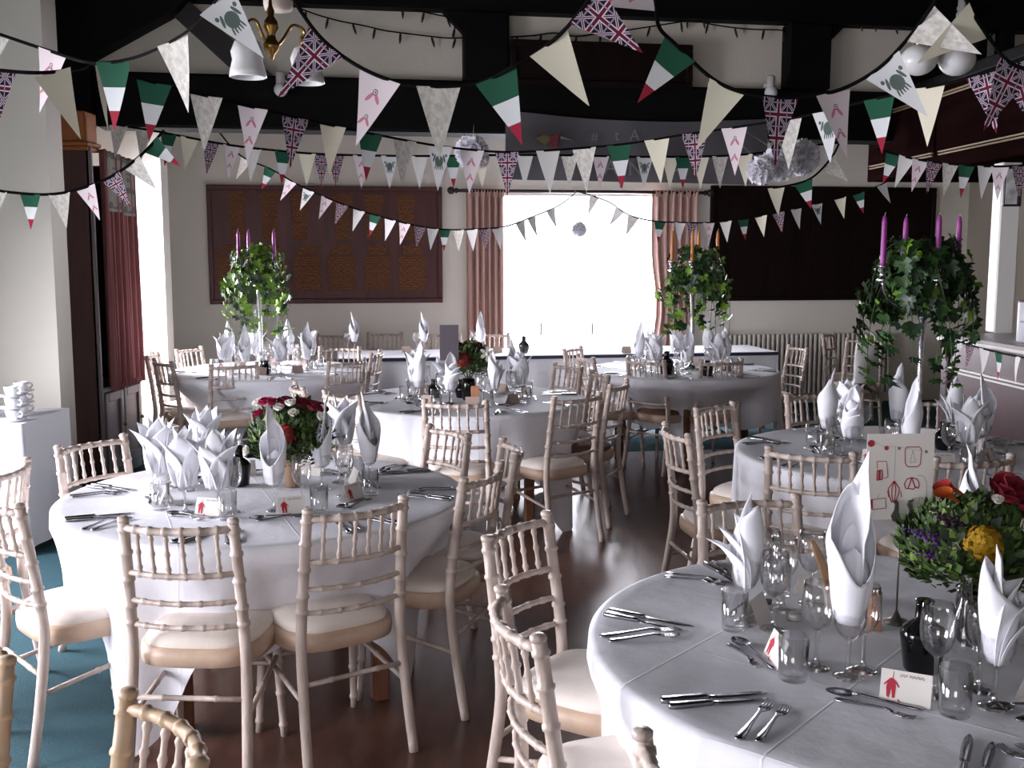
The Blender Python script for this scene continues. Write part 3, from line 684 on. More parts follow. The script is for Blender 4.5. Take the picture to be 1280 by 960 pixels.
# ------------------------------------------------------------------ round tables and their cloths
TH = 0.75
TAB = dict(T1=(-.957, 4.049), T2=(.956, 2.456), T3=(-.286, 6.776), T4=(-1.957, 8.489), T5=(1.374, 8.541), T6=(1.833, 4.917))
PHR = dict(T1=RT, T2=YT, T3=MT, T4=PT, T5=OT, T6=IT)
def cloth_material():
    m = bpy.data.materials.new('creased_tablecloth'); m.use_nodes = True; nt = m.node_tree; b = nt.nodes['Principled BSDF']
    b.inputs['Base Color'].default_value = (*lin((232, 232, 238)), 1); b.inputs['Roughness'].default_value = 0.85
    tc = nt.nodes.new('ShaderNodeTexCoord'); sp = nt.nodes.new('ShaderNodeSeparateXYZ'); nt.links.new(tc.outputs['Object'], sp.inputs[0])
    hs = []
    for ax in (0, 1):
        a = nt.nodes.new('ShaderNodeMath'); a.operation = 'PINGPONG'; a.inputs[1].default_value = 0.19
        nt.links.new(sp.outputs[ax], a.inputs[0])
        g = nt.nodes.new('ShaderNodeMapRange'); g.inputs[1].default_value = 0.0; g.inputs[2].default_value = 0.004; g.inputs[3].default_value = 1; g.inputs[4].default_value = 0
        nt.links.new(a.outputs[0], g.inputs[0]); hs.append(g)
    mx = nt.nodes.new('ShaderNodeMath'); mx.operation = 'MAXIMUM'; nt.links.new(hs[0].outputs[0], mx.inputs[0]); nt.links.new(hs[1].outputs[0], mx.inputs[1])
    n = nt.nodes.new('ShaderNodeTexNoise'); n.inputs['Scale'].default_value = 9; n.inputs['Detail'].default_value = 4; nt.links.new(tc.outputs['Object'], n.inputs[0])
    ad = nt.nodes.new('ShaderNodeMath'); ad.operation = 'MULTIPLY_ADD'; ad.inputs[1].default_value = 0.16; nt.links.new(mx.outputs[0], ad.inputs[0]); nt.links.new(n.outputs[0], ad.inputs[2])
    bp = nt.nodes.new('ShaderNodeBump'); bp.inputs['Strength'].default_value = 0.45; bp.inputs['Distance'].default_value = 0.012
    nt.links.new(ad.outputs[0], bp.inputs['Height']); nt.links.new(bp.outputs[0], b.inputs['Normal'])
    return m
CLOTH = cloth_material()
def cloth_mesh(T, seed, rot, Rt=0.765, half=1.16):
    rnd = random.Random(seed); ph = [rnd.uniform(0, 6.28) for _ in range(4)]; cx, cy = TAB[T]
    push = []                                           # seats tucked under the table push the cloth inwards
    for x, y, rz in CHAIRS:
        q_ = math.hypot(x - cx, y - cy)
        if q_ < 1.0: push.append((math.atan2(y - cy, x - cx) - R(rot), max(.5, q_ - .04), q_))
    N = 192; rows = []
    def drop(t):
        return .40 + .33 * max(0, math.cos(4 * (t - math.pi / 4))) ** 2.4 + .03 * math.sin(9 * t + ph[3])
    for r in (0.02, 0.2, 0.4, 0.6, 0.72, Rt - .012): rows.append([(r * math.cos(2 * math.pi * j / N), r * math.sin(2 * math.pi * j / N), 0) for j in range(N)])
    K = 14
    for k in range(0, K + 1):
        row = []
        for j in range(N):
            t = 2 * math.pi * j / N; D = drop(t); f = k / K; d = D * f
            corner = max(0, math.cos(4 * (t - math.pi / 4))) ** 2
            fold = 0.5 * math.sin(16 * t + ph[0]) + 0.35 * math.sin(11 * t + ph[1]) + 0.3 * math.sin(25 * t + ph[2])
            amp = (0.018 + 0.03 * corner) * min(1, d / 0.35)
            rr = Rt + 0.006 + (.01 * d + .03 * corner * d) + amp * fold
            for a, rc, q_ in push:
                da = (t - a + math.pi) % (2 * math.pi) - math.pi
                w = 1 / (1 + (abs(da) / (.24 / max(.5, q_))) ** 6) * min(1, max(0, (d - .06) / .2))
                if rc < rr: rr = rr * (1 - w) + (rc + .25 * (rr - Rt)) * w
            row.append((rr * math.cos(t), rr * math.sin(t), -.006 if k == 0 else -max(d, .008)))
        rows.append(row)
    b = MB(); vs = [p for r_ in rows for p in r_]; n = len(rows)
    fs = [(i * N + j, i * N + (j + 1) % N, (i + 1) * N + (j + 1) % N, (i + 1) * N + j) for i in range(n - 1) for j in range(N)] + [tuple(range(N))[::-1]]
    return b.add(vs, fs).mesh('tablecloth', CLOTH)
TOPM = MB().lathe([(0, -.03), (.745, -.03), (.752, -.02), (.752, -.006), (.0, -.006)], 40).mesh('tabletop', pm('table_wood', (120, 76, 52), 0.5, noise=(4, .2)))
LEGM = MB().bevel_box(-.03, .03, -.03, .03, 0, .72, .008).mesh('leg', MAT['table_wood'])
CROT = dict(T1=22, T2=50, T3=7, T4=20, T5=40, T6=24)
for k, (x, y) in TAB.items():
    t = thing('round_table', 'round wooden table under the white cloth of %s' % PHR[k], 'table', (x, y, 0), R(CROT[k]), 'round tables')
    ob('tabletop', TOPM, t, (0, 0, TH - .004))
    for a in range(4): ob('leg', LEGM, t, (.5 * math.cos(a * math.pi / 2 + .78), .5 * math.sin(a * math.pi / 2 + .78), 0))
    tag(ob('tablecloth', cloth_mesh(k, int(k[1]) * 13, CROT[k]), None, (x, y, TH), R(CROT[k])), 'white cloth draped over %s' % PHR[k], 'tablecloth', 'round white tablecloths')
ZT = TH + 0.001
# ------------------------------------------------------------------ head table along the back wall
DH = 9.72
ha, _ = tw(424, 448, DH); hc, _ = tw(970, 437, DH)
o = Vector((0, DH, 0)) + Vector((math.cos(SK), math.sin(SK), 0)) * ((ha + hc) / 2); hw = (hc - ha) / 2
ht = thing('head_table', 'long head table in front of the garden door', 'table', (o.x, o.y, 0), SK)
ob('tabletop', MB().bevel_box(-hw, hw, 0, .74, .715, .742).mesh('tabletop', MAT['table_wood']), ht)
for i in range(4):
    for yy in (.05, .69): ob('leg', MB().bevel_box(-.025, .025, -.025, .025, 0, .715).mesh('leg', MAT['table_wood']), ht, (-hw + .1 + (2 * hw - .2) * i / 3, yy, 0))
hcl = MB(); hcl.box(-hw - .01, hw + .01, -.01, .75, .743, .749)
hcl.grid(lambda u, v: (-hw - .01 + (2 * hw + .02) * u, -.012 - (1 - v) * (.03 + .02 * math.sin(u * 90) + .01 * math.sin(u * 37)), .04 + .7 * v), 160, 6)
for s_ in (-1, 1): hcl.grid(lambda u, v: (s_ * (hw + .012 + (1 - v) * .03), -.01 + .76 * u, .04 + .7 * v), 12, 4)
tag(ob('tablecloth', hcl.mesh('head_cloth', LINEN), None, (o.x, o.y, 0), SK), 'long white cloth on the head table', 'tablecloth')
run = MB(); run.box(-hw - .016, hw + .016, -.022, -.014, .715, .744); run.box(-hw - .022, -hw - .014, -.014, .74, .715, .744); run.box(hw + .014, hw + .022, -.014, .74, .715, .744)
rb = ob('trim_band', run.mesh('trim_band', pm('navy_ribbon', (36, 42, 66), .6)), None, (o.x, o.y, 0), SK)
tag(rb, 'dark blue band along the top edge of the head table cloth', 'ribbon')
HTO = o

# ------------------------------------------------------------------ tableware meshes
def strip(b, prof, mi=0):
    """loft of rectangular sections: (y, width, z, thickness)"""
    vs = []; 
    for y, w, z, t in prof: vs += [(-w / 2, y, z), (w / 2, y, z), (w / 2 * .8, y, z + t), (-w / 2 * .8, y, z + t)]
    n = len(prof); fs = [(i * 4 + j, i * 4 + (j + 1) % 4, (i + 1) * 4 + (j + 1) % 4, (i + 1) * 4 + j) for i in range(n - 1) for j in range(4)]
    fs += [(3, 2, 1, 0), tuple((n - 1) * 4 + j for j in range(4))]
    b.add(vs, fs, mi, True)
def fork_mesh(k=1.0):
    b = MB(); strip(b, [(0, .012, .001, .003), (.008, .021, .001, .0035), (.03, .018, .002, .0035), (.07, .010, .004, .004), (.11, .0065, .007, .004), (.128, .0065, .008, .004), (.14, .02, .007, .0025), (.155, .024, .004, .0022)])
    for i in range(4):
        x = -.0095 + i * .00633; o0 = len(b.v)
        strip(b, [(.153, .0046, .004, .0022), (.175, .0042, .002, .0022), (.2, .0026, .005, .0016)])
        for q in range(o0, len(b.v)): v = b.v[q]; b.v[q] = (v[0] + x, v[1], v[2])
    b.v = [(x * k, y * k, z) for x, y, z in b.v]; return b.mesh('fork', STEEL)
def knife_mesh(k=1.0):
    b = MB(); strip(b, [(0, .013, .0, .008), (.006, .019, .0, .010), (.05, .018, .0, .010), (.09, .014, .001, .009), (.1, .016, .001, .009), (.105, .011, .002, .006)])
    strip(b, [(.105, .012, .002, .003), (.12, .019, .002, .0022), (.19, .021, .002, .002), (.22, .016, .002, .0018), (.236, .004, .002, .0014)])
    b.v = [(x * k, y * k, z) for x, y, z in b.v]; return b.mesh('knife', STEEL)
def spoon_mesh(k=1.0):
    b = MB(); strip(b, [(0, .012, .001, .003), (.01, .02, .001, .0035), (.035, .017, .002, .0035), (.08, .009, .004, .004), (.125, .0065, .008, .004), (.14, .008, .008, .003)])
    def bowl(u, v):
        a = 2 * math.pi * u; rr = v; x = .02 * rr * math.cos(a) * (1 - .15 * math.sin(a)); y = .165 + .03 * rr * math.sin(a)
        return (x, y, .009 - .0075 * (1 - rr * rr))
    b.grid(bowl, 14, 5, closed=True); b.grid(lambda u, v: tuple(Vector(bowl(u, v)) + Vector((0, 0, -.0012))), 14, 5, closed=True)
    b.v = [(x * k, y * k, z) for x, y, z in b.v]; return b.mesh('spoon', STEEL)
FORK, FORK_S, KNIFE, KNIFE_S, SPOON, DFORK = fork_mesh(), fork_mesh(.9), knife_mesh(), knife_mesh(.92), spoon_mesh(), fork_mesh(.82)
BOWL = [(.005, .082), (.012, .087), (.026, .1), (.0345, .12), (.0365, .14), (.035, .165), (.0315, .197), (.0305, .197), (.0338, .165), (.035, .14), (.033, .121), (.025, .102), (.011, .09), (0, .088)]
STEM = [(.0, .0), (.034, .0), (.0345, .0025), (.02, .0055), (.008, .011), (.0048, .025), (.0042, .055), (.005, .078), (.006, .083)]
G_BOWL = MB().lathe(BOWL, 20, cap=False).mesh('bowl', GLASS); G_STEM = MB().lathe(STEM, 16, cap=False).mesh('stem', STEM_GLASS)
G_ONE = MB().lathe(STEM, 10, cap=False, mi=1).lathe(BOWL, 12, cap=False).mesh('wine_glass', [GLASS, STEM_GLASS])
TUMB = MB().lathe([(0, .0), (.029, .0), (.031, .004), (.033, .1), (.0318, .1), (.0295, .012), (0, .01)], 20, cap=False).mesh('tumbler', GLASS)

# napkins folded into the glasses ---------------------------------------------------------------
def petal(b, ang, L, Wd, lean, curl, z0=.1, r0=.012, tip=.75, cup=.35, nu=6, nv=9, twist=0):
    ca, sa = math.cos(ang), math.sin(ang)
    def f(u, v):
        x = (u - .5) * 2
        w = Wd * (math.sin(math.pi * min(1, .22 + .5 * v)) ** .8) * (1 - max(0, (v - .45) / .55) ** 1.5 * 1.0) ** tip if v < 1 else 0.0008
        out = r0 + lean * v + curl * v ** 3 - cup * w * x * x
        zz = z0 + L * (v - .18 * max(0, curl) / max(L, .01) * v ** 3)
        lx = w * x; th = twist * v
        px, py = out, lx
        px, py = px * math.cos(th) - py * math.sin(th), px * math.sin(th) + py * math.cos(th)
        return (px * ca - py * sa, px * sa + py * ca, zz)
    b.grid(f, nu, nv)
def cone(b, z0=.093, z1=.2, r=.031):
    b.grid(lambda u, v: (lambda a, rr: (rr * math.cos(a), rr * math.sin(a), z0 + (z1 - z0) * v))(2 * math.pi * u, .006 + (r - .006) * min(1, v * 1.9) ** .6 * (1 + .05 * math.sin(6 * math.pi * u))), 18, 6, closed=True)
def solid(me, t=.0016):
    import bmesh
    bm = bmesh.new(); bm.from_mesh(me); bmesh.ops.solidify(bm, geom=bm.faces[:], thickness=t); bm.to_mesh(me); bm.free()
    for p in me.polygons: p.use_smooth = True
    return me
def napkin_lotus(seed):
    rnd = random.Random(seed); b = MB(); cone(b)
    for i in range(5): petal(b, i * 1.257 + rnd.uniform(-.15, .15), .19 + rnd.uniform(-.02, .02), .058, .04 + rnd.uniform(0, .015), .03 + rnd.uniform(-.01, .025), .1, .008, .7, .3)
    for i in range(3): petal(b, i * 2.1 + .6, .215, .046, .02, .008, .1, .006, .7, .3)
    return solid(crumple(b.mesh('napkin', NAPKIN), .008, seed + 4))
def wrap(b, H, lo, r0, belly, close, back=1.57, spiral=1.12, z0=.098, lean=0.0, nu=26, nv=10):
    """rolled cloth: tall at the back, open and low in front, bellied and closing towards the top"""
    def f(u, v):
        a = back - math.pi * spiral + 2 * math.pi * spiral * u; w = .5 + .5 * math.cos(a - back)
        h = lo + (H - lo) * w ** .75; k = h * v / H
        r = r0 + belly * math.sin(math.pi * min(1, .12 + .62 * k)) ** .9 - close * max(0, k - .55) ** 1.5 * 2.2 + .004 * u
        return (r * math.cos(a) * .92 + lean * k * k * math.cos(back), r * math.sin(a) * (.8 if math.sin(a) * math.sin(back) > 0 else .95) + lean * k * k * math.sin(back), z0 + h * v)
    b.grid(f, nu, nv)
def crumple(me, amp, seed):
    from mathutils import noise
    o_ = Vector((seed * 3.1, seed * 1.7, 0))
    for v in me.vertices:
        k = min(1, max(0, (v.co.z - .16) / .08)); v.co += noise.noise_vector(v.co * 16 + o_) * amp * k
    return me
def napkin_hood(seed):
    rnd = random.Random(seed); b = MB(); cone(b, r=.027, z1=.17)
    wrap(b, .24, .07, .006, .045, .038, 1.57 + rnd.uniform(-.3, .3), 1.1)
    wrap(b, .17, .05, .004, .022, .012, 1.2 + rnd.uniform(-.6, .6), 1.2, nu=18, nv=7)
    petal(b, -1.2 + rnd.uniform(-.3, .3), .13, .04, .024, -.01, .1, .006, .45, .6)
    petal(b, 1.57 + rnd.choice((-.8, .8)), .27, .034, .026, .004, .12, .002, .7, .5)
    return solid(crumple(b.mesh('napkin', NAPKIN), .009, seed))
def napkin_fan(seed):
    rnd = random.Random(seed); b = MB(); cone(b, r=.029, z1=.17)
    wrap(b, .21, .12, .006, .034, .018, 2.7, 1.15, lean=.012)
    for i in range(3): petal(b, -.1 + rnd.uniform(-.25, .25) + .12 * i, .18 - .028 * i, .05, .012 + .012 * i, .02 + .014 * i, .1, .006 + .004 * i, .6, .6)
    petal(b, 2.9, .225, .038, .012, -.004, .11, .004, .5, .5)
    return solid(crumple(b.mesh('napkin', NAPKIN), .008, seed + 9))
NAPS = dict(lotus=[napkin_lotus(i) for i in range(3)], hood=[napkin_hood(i) for i in range(4)], fan=[napkin_fan(i) for i in range(3)])

# place cards: folded tents with a red printed figure and a line of writing
def card_mesh(mat, w=.1, h=.062, red=True):
    b = MB(); t = .0012; d = .026
    b.add([(-w / 2, -d, 0), (w / 2, -d, 0), (w / 2, 0, h), (-w / 2, 0, h), (-w / 2, d, 0), (w / 2, d, 0)], [(0, 1, 2, 3), (3, 2, 5, 4)], 0, False)
    b.add([(-w / 2, -d + t * 2, 0), (w / 2, -d + t * 2, 0), (w / 2, 0, h - t), (-w / 2, 0, h - t), (-w / 2, d - t * 2, 0), (w / 2, d - t * 2, 0)], [(3, 2, 1, 0), (4, 5, 2, 3)], 0, False)
    if not red: return [(b.mesh('fold', mat), 'fold')]
    g = MB()
    def on(x, s_): return (x, -d + d * s_ - .0006, h * s_ + .0004)
    def poly(pts): g.add([on(*p) for p in pts], [tuple(range(len(pts)))], 0, False)
    poly([(-.036, .16), (-.031, .14), (-.028, .45), (-.025, .14), (-.02, .16), (-.019, .5), (-.021, .68), (-.026, .74), (-.031, .74), (-.036, .66), (-.038, .45)])
    poly([(-.036, .6), (-.035, .68), (-.043, .55), (-.042, .5)]); poly([(-.021, .62), (-.02, .68), (-.012, .5), (-.014, .47)])
    poly([(-.027, .74), (-.0255, .74), (-.0245, .95), (-.0255, .95)]); poly([(-.012, .14), (-.005, .02), (-.008, .02), (-.015, .12)])
    k = MB(); x = -.012
    rnd = random.Random(3)
    for q in range(13):
        if q != 4:
            ww = .0022; o0 = on(x, .83); k.add([on(x, .82), on(x + ww * .4, .82), on(x + ww * .4, .9), on(x, .9)], [(0, 1, 2, 3)], 0, False)
            if q % 2: k.add([on(x, .86), on(x + ww, .86), on(x + ww, .885), on(x, .885)], [(0, 1, 2, 3)], 0, False)
            else: k.add([on(x, .815), on(x + ww, .815), on(x + ww, .835), on(x, .835)], [(0, 1, 2, 3)], 0, False)
        x += .0037
    return [(b.mesh('fold', mat), 'fold'), (g.mesh('red_print', REDINK), 'red_print'), (k.mesh('writing', INK), 'writing')]
CARD_RED = card_mesh(CARD); CARD_PLAIN = card_mesh(CARD_DARK, .085, .06, False)
SEAT = ['bar-side', 'far bar-side', 'far', 'far pillar-side', 'pillar-side', 'near pillar-side', 'near', 'near bar-side']
def seat_name(a): return SEAT[int(((a + 22.5) % 360) // 45)]
def put(name, label, cat, group, loc, rz, me=None, parts=None):
    if parts:
        t = thing(name, label, cat, loc, rz, group)
        for m, nm in parts: ob(nm, m, t)
        return t
    return tag(ob(name, me, None, loc, rz), label, cat, group)
GLASS_PARTS = [(G_BOWL, 'bowl'), (G_STEM, 'stem')]
ncount = [0]
def wine(loc, label, group, full):
    return put('wine_glass', label, 'wine glass', group, loc, 0, G_ONE if not full else None, GLASS_PARTS if full else None)
def napkin(loc, rz, kind, label, group):
    ncount[0] += 1; ms = NAPS[kind]
    return put('napkin', label, 'napkin', group, loc, rz, ms[ncount[0] % len(ms)])
# ------------------------------------------------------------------ the place settings
def setting(T, a, nap='lotus', level=2, skip=(), r2=None):
    cx, cy = TAB[T]; ph = PHR[T]; sn = seat_name(a); A = R(a)
    f = Vector((-math.cos(A), -math.sin(A), 0)); rt = Vector((-math.sin(A), math.cos(A), 0)); C0 = Vector((cx, cy, ZT))
    P = lambda r, x: C0 - f * r + rt * x                                   # r from the centre, x to the diner's right
    Q = lambda r, da: C0 + Vector((math.cos(A + R(da)), math.sin(A + R(da)), 0)) * r
    rz = A + R(90); rnd = random.Random(int(a * 7) + ord(T[1])); j = lambda s_: R(rnd.uniform(-s_, s_))
    at = 'at the %s place of %s' % (sn, ph); g = 'of ' + ph; full = level >= 2
    if 'cut' not in skip:
        put('fork', 'outer silver table fork ' + at, 'fork', 'forks ' + g, P(.715, -.205), rz + j(4), FORK)
        put('knife', 'inner silver table knife ' + at, 'knife', 'knives ' + g, P(.715, .185), rz + j(4), KNIFE)
        if level >= 1:
            put('fork', 'inner shorter silver fork ' + at, 'fork', 'forks ' + g, P(.705, -.17), rz + j(4), FORK_S)
            put('knife', 'outer shorter silver knife ' + at, 'knife', 'knives ' + g, P(.71, .215), rz + j(4), KNIFE_S)
            put('spoon', 'silver dessert spoon laid crosswise ' + at, 'spoon', 'spoons ' + g, P(.40, .085), A + R(180) + j(9), SPOON)
            put('fork', 'small dessert fork laid crosswise ' + at, 'fork', 'forks ' + g, P(.435, -.085), A + j(9), DFORK)
    if 'card' not in skip:
        k = CARD_RED if level >= 1 and T != 'T3' else CARD_PLAIN
        put('place_card', ('place card with red figure ' if k is CARD_RED else 'plain brown place card ') + at, 'place card', 'place cards ' + g, Q(.37, 7), rz + j(14), k[0][0] if len(k) == 1 else None, k if len(k) > 1 else None)
    if 'tumbler' not in skip: put('tumbler', 'clear straight tumbler ' + at, 'tumbler', 'tumblers ' + g, Q(.415, 20), 0, TUMB)
    if 'g2' not in skip: wine(Q(.32, 17), 'empty stemmed wine glass ' + at, 'wine glasses ' + g, full)
    if 'nap' not in skip:
        L = Q(.345, 31); wine(L, 'stemmed glass holding the napkin ' + at, 'wine glasses ' + g, full)
        napkin(L, A + R(90) + R(rnd.uniform(-50, 50)), nap, '%s white napkin in its glass %s' % (dict(lotus='lily-fold', hood='hooded', fan='swept-tail')[nap], at), 'napkins ' + g)
def napglass(T, px, kind, rz, lab, full=True):
    L = at_z(px[0], px[1], ZT); g = 'of ' + PHR[T]
    wine(L, 'stemmed glass holding the ' + lab, 'wine glasses ' + g, full); return napkin(L, rz, kind, lab, 'napkins ' + g)
# yellow flower table (nearest the camera)
for a in (104, 149, 194, 241, 287): setting('T2', a, 'hood', 2, ('nap',) if a < 290 else ())
napglass('T2', (930, 779), 'fan', R(160), 'white napkin with swept-back tail, standing left of the menu card')
napglass('T2', (1060, 846), 'hood', R(-10), 'tall white hooded napkin in front of the menu card').scale = (1.12, 1.12, 1.28)
napglass('T2', (1243, 884), 'fan', R(-12), 'white bird-tail napkin beside the black bottle')
napglass('T2', (1215, 725), 'hood', R(30), 'white napkin tip showing behind the yellow flowers')
wine(at_z(978, 763, ZT), 'empty wine glass between the swept-back napkin and the wooden strip', 'wine glasses of ' + YT, True)
wine(at_z(958, 752, ZT), 'empty wine glass close behind the swept-back napkin', 'wine glasses of ' + YT, True)
wine(at_z(1078, 838, ZT), 'empty wine glass right behind the tall hooded napkin', 'wine glasses of ' + YT, True)
wine(at_z(1224, 862, ZT), 'empty wine glass between the black bottle and the bird-tail napkin', 'wine glasses of ' + YT, True)
# red flower table
for i, a in enumerate(range(200, 560, 45)): setting('T1', a % 360, 'lotus', 2, ('nap',))
for px, k, rz, lab in (((199, 623), 'lotus', .3, 'white lily-fold napkin nearest the cupboard side of the red flower table'),
                       ((232, 641), 'lotus', 1.1, 'white lily-fold napkin second from the pillar on the red flower table'),
                       ((273, 644), 'lotus', 2.0, 'white lily-fold napkin in front of the red and green flowers'),
                       ((258, 603), 'lotus', .8, 'white lily-fold napkin standing behind two others on the red flower table'),
                       ((344, 638), 'hood', 0.1, 'white hooded napkin in front of the tan vase of red flowers'),
                       ((403, 612), 'hood', -.5, 'white hooded napkin right of the red flowers'),
                       ((462, 608), 'hood', .9, 'broad hooded napkin at the aisle side of the red flower table'),
                       ((428, 583), 'lotus', .4, 'white lily-fold napkin behind the hooded ones on the red flower table')):
    napglass('T1', px, k, rz, lab)
# middle table, then the far tables with simpler glasses
for i, a in enumerate(range(270, 630, 45)): setting('T3', a % 360, ('fan', 'lotus', 'hood', 'fan')[i % 4], 1)
for i, a in enumerate(range(224, 584, 45)): setting('T6', a % 360, ('hood', 'lotus', 'hood', 'fan', 'hood', 'lotus', 'hood', 'fan')[i], 2 if a % 360 in (224, 179, 134, 269) else 1)
for i, a in enumerate(range(268, 628, 45)): setting('T4', a % 360, ('lotus', 'hood')[i % 2], 0)
for i, a in enumerate(range(238, 598, 45)): setting('T5', a % 360, ('hood', 'lotus', 'fan')[i % 3], 0)
# things on the head table
def on_head(px, py): p = at_z(px, py, .75); p.z = .751; return p
for px, lab in ((530, 'napkin on the head table left of the dark menu card'), (601, 'napkin on the head table before the left curtain'), (443, 'napkin on the head table by the pillar')):
    p = on_head(px, 440); wine(p, 'wine glass holding the white ' + lab, 'wine glasses of the head table', False); napkin(p, 1.0, 'hood', 'white hooded ' + lab, 'napkins of the head table')
    wine(p + Vector((-.07, .03, 0)), 'empty wine glass beside the ' + lab, 'wine glasses of the head table', False)
for px, lab in ((622, 'white place card on the head table before the left curtain'), (783, 'grey place card on the head table against the bright door'), (508, 'plain place card on the head table under the honours board')):
    put('place_card', lab, 'place card', 'place cards of the head table', on_head(px, 441), SK, CARD_PLAIN[0][0])
t = thing('bottle', 'small dark bottle on the head table against the bright garden door', 'bottle', on_head(655, 441))
ob('body', MB().lathe([(.034, 0), (.038, .01), (.05, .05), (.05, .08), (.02, .11), (.016, .13)], 16).mesh('body', pm('dark_olive_glass', (46, 48, 44), .2)), t)
ob('stopper', MB().lathe([(.019, .13), (.019, .15), (.008, .158)], 10).mesh('stopper', BLACKGLAZE), t)

# ------------------------------------------------------------------ leaves and flowers
def leaf_shape(b, M, size, mi=0):
    pts = [(0, 0), (.30, -.16), (.5, .1), (.26, .22), (.42, .52), (.14, .5), (0, .95), (-.14, .5), (-.42, .52), (-.26, .22), (-.5, .1), (-.30, -.16)]
    vs = [M @ Vector((x * size, abs(x) * .35 * size - .0 + (y * y) * -.18 * size, y * size)) for x, y in pts] + [M @ Vector((0, -.02 * size, .25 * size))]
    b.add(vs, [(i, (i + 1) % 12, 12) for i in range(12)], mi, True)
def orient(d, up=Vector((0, 0, -1)), roll=0):
    d = d.normalized(); x = d.cross(up)
    x = x.normalized() if x.length > 1e-3 else Vector((1, 0, 0)); z = x.cross(d).normalized()
    M = Matrix((x, d, z)).transposed().to_4x4(); return M @ Matrix.Rotation(roll, 4, 'Y')
IVY = [pm('ivy_green', (46, 78, 34), .45, noise=(8, .35)), pm('ivy_dark_green', (26, 46, 26), .4, noise=(8, .3)), pm('ivy_lime', (112, 150, 48), .45, noise=(8, .25))]
STEMG = pm('green_stem', (60, 76, 40), .6)
LEAFM = []
for m in IVY:
    b = MB(); leaf_shape(b, Matrix.Identity(4), 1.0); LEAFM.append(b.mesh('leaf', m))
def candelabrum(label, ivy_label, wax, wax_name, x, y, s, nleaf, separate, cw, cups, seed, lime=.2):
    """tall silver stem, five cups, ivy garland, candles; s scales the width"""
    rnd = random.Random(seed)
    t = thing('candelabrum', label, 'candelabrum', (x, y, ZT))
    ob('foot', MB().lathe([(.085, 0), (.088, .006), (.06, .016), (.03, .03), (.018, .05), (.016, .07)], 20).mesh('foot', SILVER), t)
    ob('stem', MB().lathe([(.016, .07), (.014, .12), (.019, .14), (.014, .16), (.013, .4), (.015, .58), (.021, .6), (.021, .64), (.014, .66), (.013, .76), (.02, .78), (.012, .8), (.008, .86), (0, .88)], 14).mesh('stem', SILVER), t)
    cz = .83
    for k, (cxx, cyy) in enumerate(cups):
        P = smooth_path([(0, 0, .72), (cxx * .45, cyy * .45, .67), (cxx * .85, cyy * .85, .7), (cxx, cyy, cz - .04)], 4)
        ob('arm', MB().tube(P, .0065, 7).mesh('arm', SILVER), t)
        ob('candle_cup', MB().lathe([(.01, cz - .05), (.032, cz - .035), (.012, cz - .022), (.013, cz), (.022, cz + .012), (.019, cz + .03), (.028, cz + .036), (.012, cz + .03)], 14, (cxx, cyy, 0)).mesh('candle_cup', SILVER), t)
        b = MB().lathe([(.014, 0), (.0145, .02), (.012, .21), (.009, .235), (.003, .245), (0, .246)], 12)
        c = thing('candle', '%s taper candle, %s, on %s' % (wax_name, cw[k], label.split(',')[0].replace('tall silver ', 'the ')), 'candle', (x + cxx, y + cyy, ZT + cz + .032), 0, '%s candles on the %s' % (wax_name, label.split(',')[0].replace('tall silver ', '')))
        ob('wax', b.mesh('wax', wax), c); ob('wick', MB().tube([(0, 0, .244), (.001, 0, .252), (.004, 0, .259)], .0012, 5).mesh('wick', CARD), c)
    # ivy
    g = thing('ivy_garland', ivy_label, 'ivy', (x, y, ZT))
    vines = MB(); small = MB(); nsep = 0
    starts = []
    for i in range(26):
        a = rnd.uniform(0, 6.283); r0 = rnd.uniform(.02, .16) * s; r1 = rnd.uniform(.18, .33) * s
        z0 = rnd.uniform(.66, .96); z1 = rnd.uniform(.24, .7)
        P = smooth_path([(r0 * math.cos(a), r0 * math.sin(a), z0), (r1 * .7 * math.cos(a), r1 * .7 * math.sin(a), z0 + rnd.uniform(-.06, .05)), (r1 * math.cos(a + .2), r1 * math.sin(a + .2), (z0 + z1) / 2), (r1 * 1.03 * math.cos(a + .3), r1 * 1.03 * math.sin(a + .3), z1)], 5)
        vines.tube(P, .0022, 5); starts.append(P)
    pos = []
    for i in range(nleaf):
        if i % 5 < 3:
            P = rnd.choice(starts); p = P[int(rnd.random() ** .8 * (len(P) - 1))] + Vector([rnd.uniform(-.03, .03) for _ in range(3)])
        else:
            a = rnd.uniform(0, 6.283); r = rnd.uniform(.0, .2) * s; p = Vector((r * math.cos(a), r * math.sin(a), rnd.uniform(.7, 1.0) - r * .3))
        pos.append(p)
    for i, p in enumerate(pos):
        d = Vector((p.x, p.y, (p.z - .75) * .7)) + Vector([rnd.uniform(-.12, .12) for _ in range(3)])
        if d.length < 1e-3: d = Vector((0, -1, 0))
        M = orient(d, Vector((0, 0, -1)), rnd.uniform(-.7, .7)); size = rnd.uniform(.052, .098) * (1 if i % 4 else .7)
        mi = 2 if rnd.random() < lime else (0 if rnd.random() < .55 else 1)
        if separate and nsep < 290 and i % 3 != 2:
            o_ = bpy.data.objects.new('leaf', LEAFM[mi]); COL.objects.link(o_); o_.parent = g
            o_.matrix_local = Matrix.Translation(p) @ M @ Matrix.Scale(size, 4); nsep += 1
        else: leaf_shape(small, Matrix.Translation(p) @ M, size, mi)
    ob('vines', vines.mesh('vines', STEMG), g, kind='stuff')
    ob('foliage', small.mesh('foliage', IVY), g, kind='stuff')
p6 = at_z(1146, 548, ZT)
candelabrum('tall silver candelabrum, standing on the table near the bar', 'dark green ivy hanging round the big candelabrum by the bar', WAX_PURPLE, 'purple', p6.x, p6.y, 1.0, 640, True,
            ('front left', 'front right', 'back left', 'back right'), [(-.235, -.08), (.018, -.11), (-.054, .13), (.19, .07)], 5, .08)
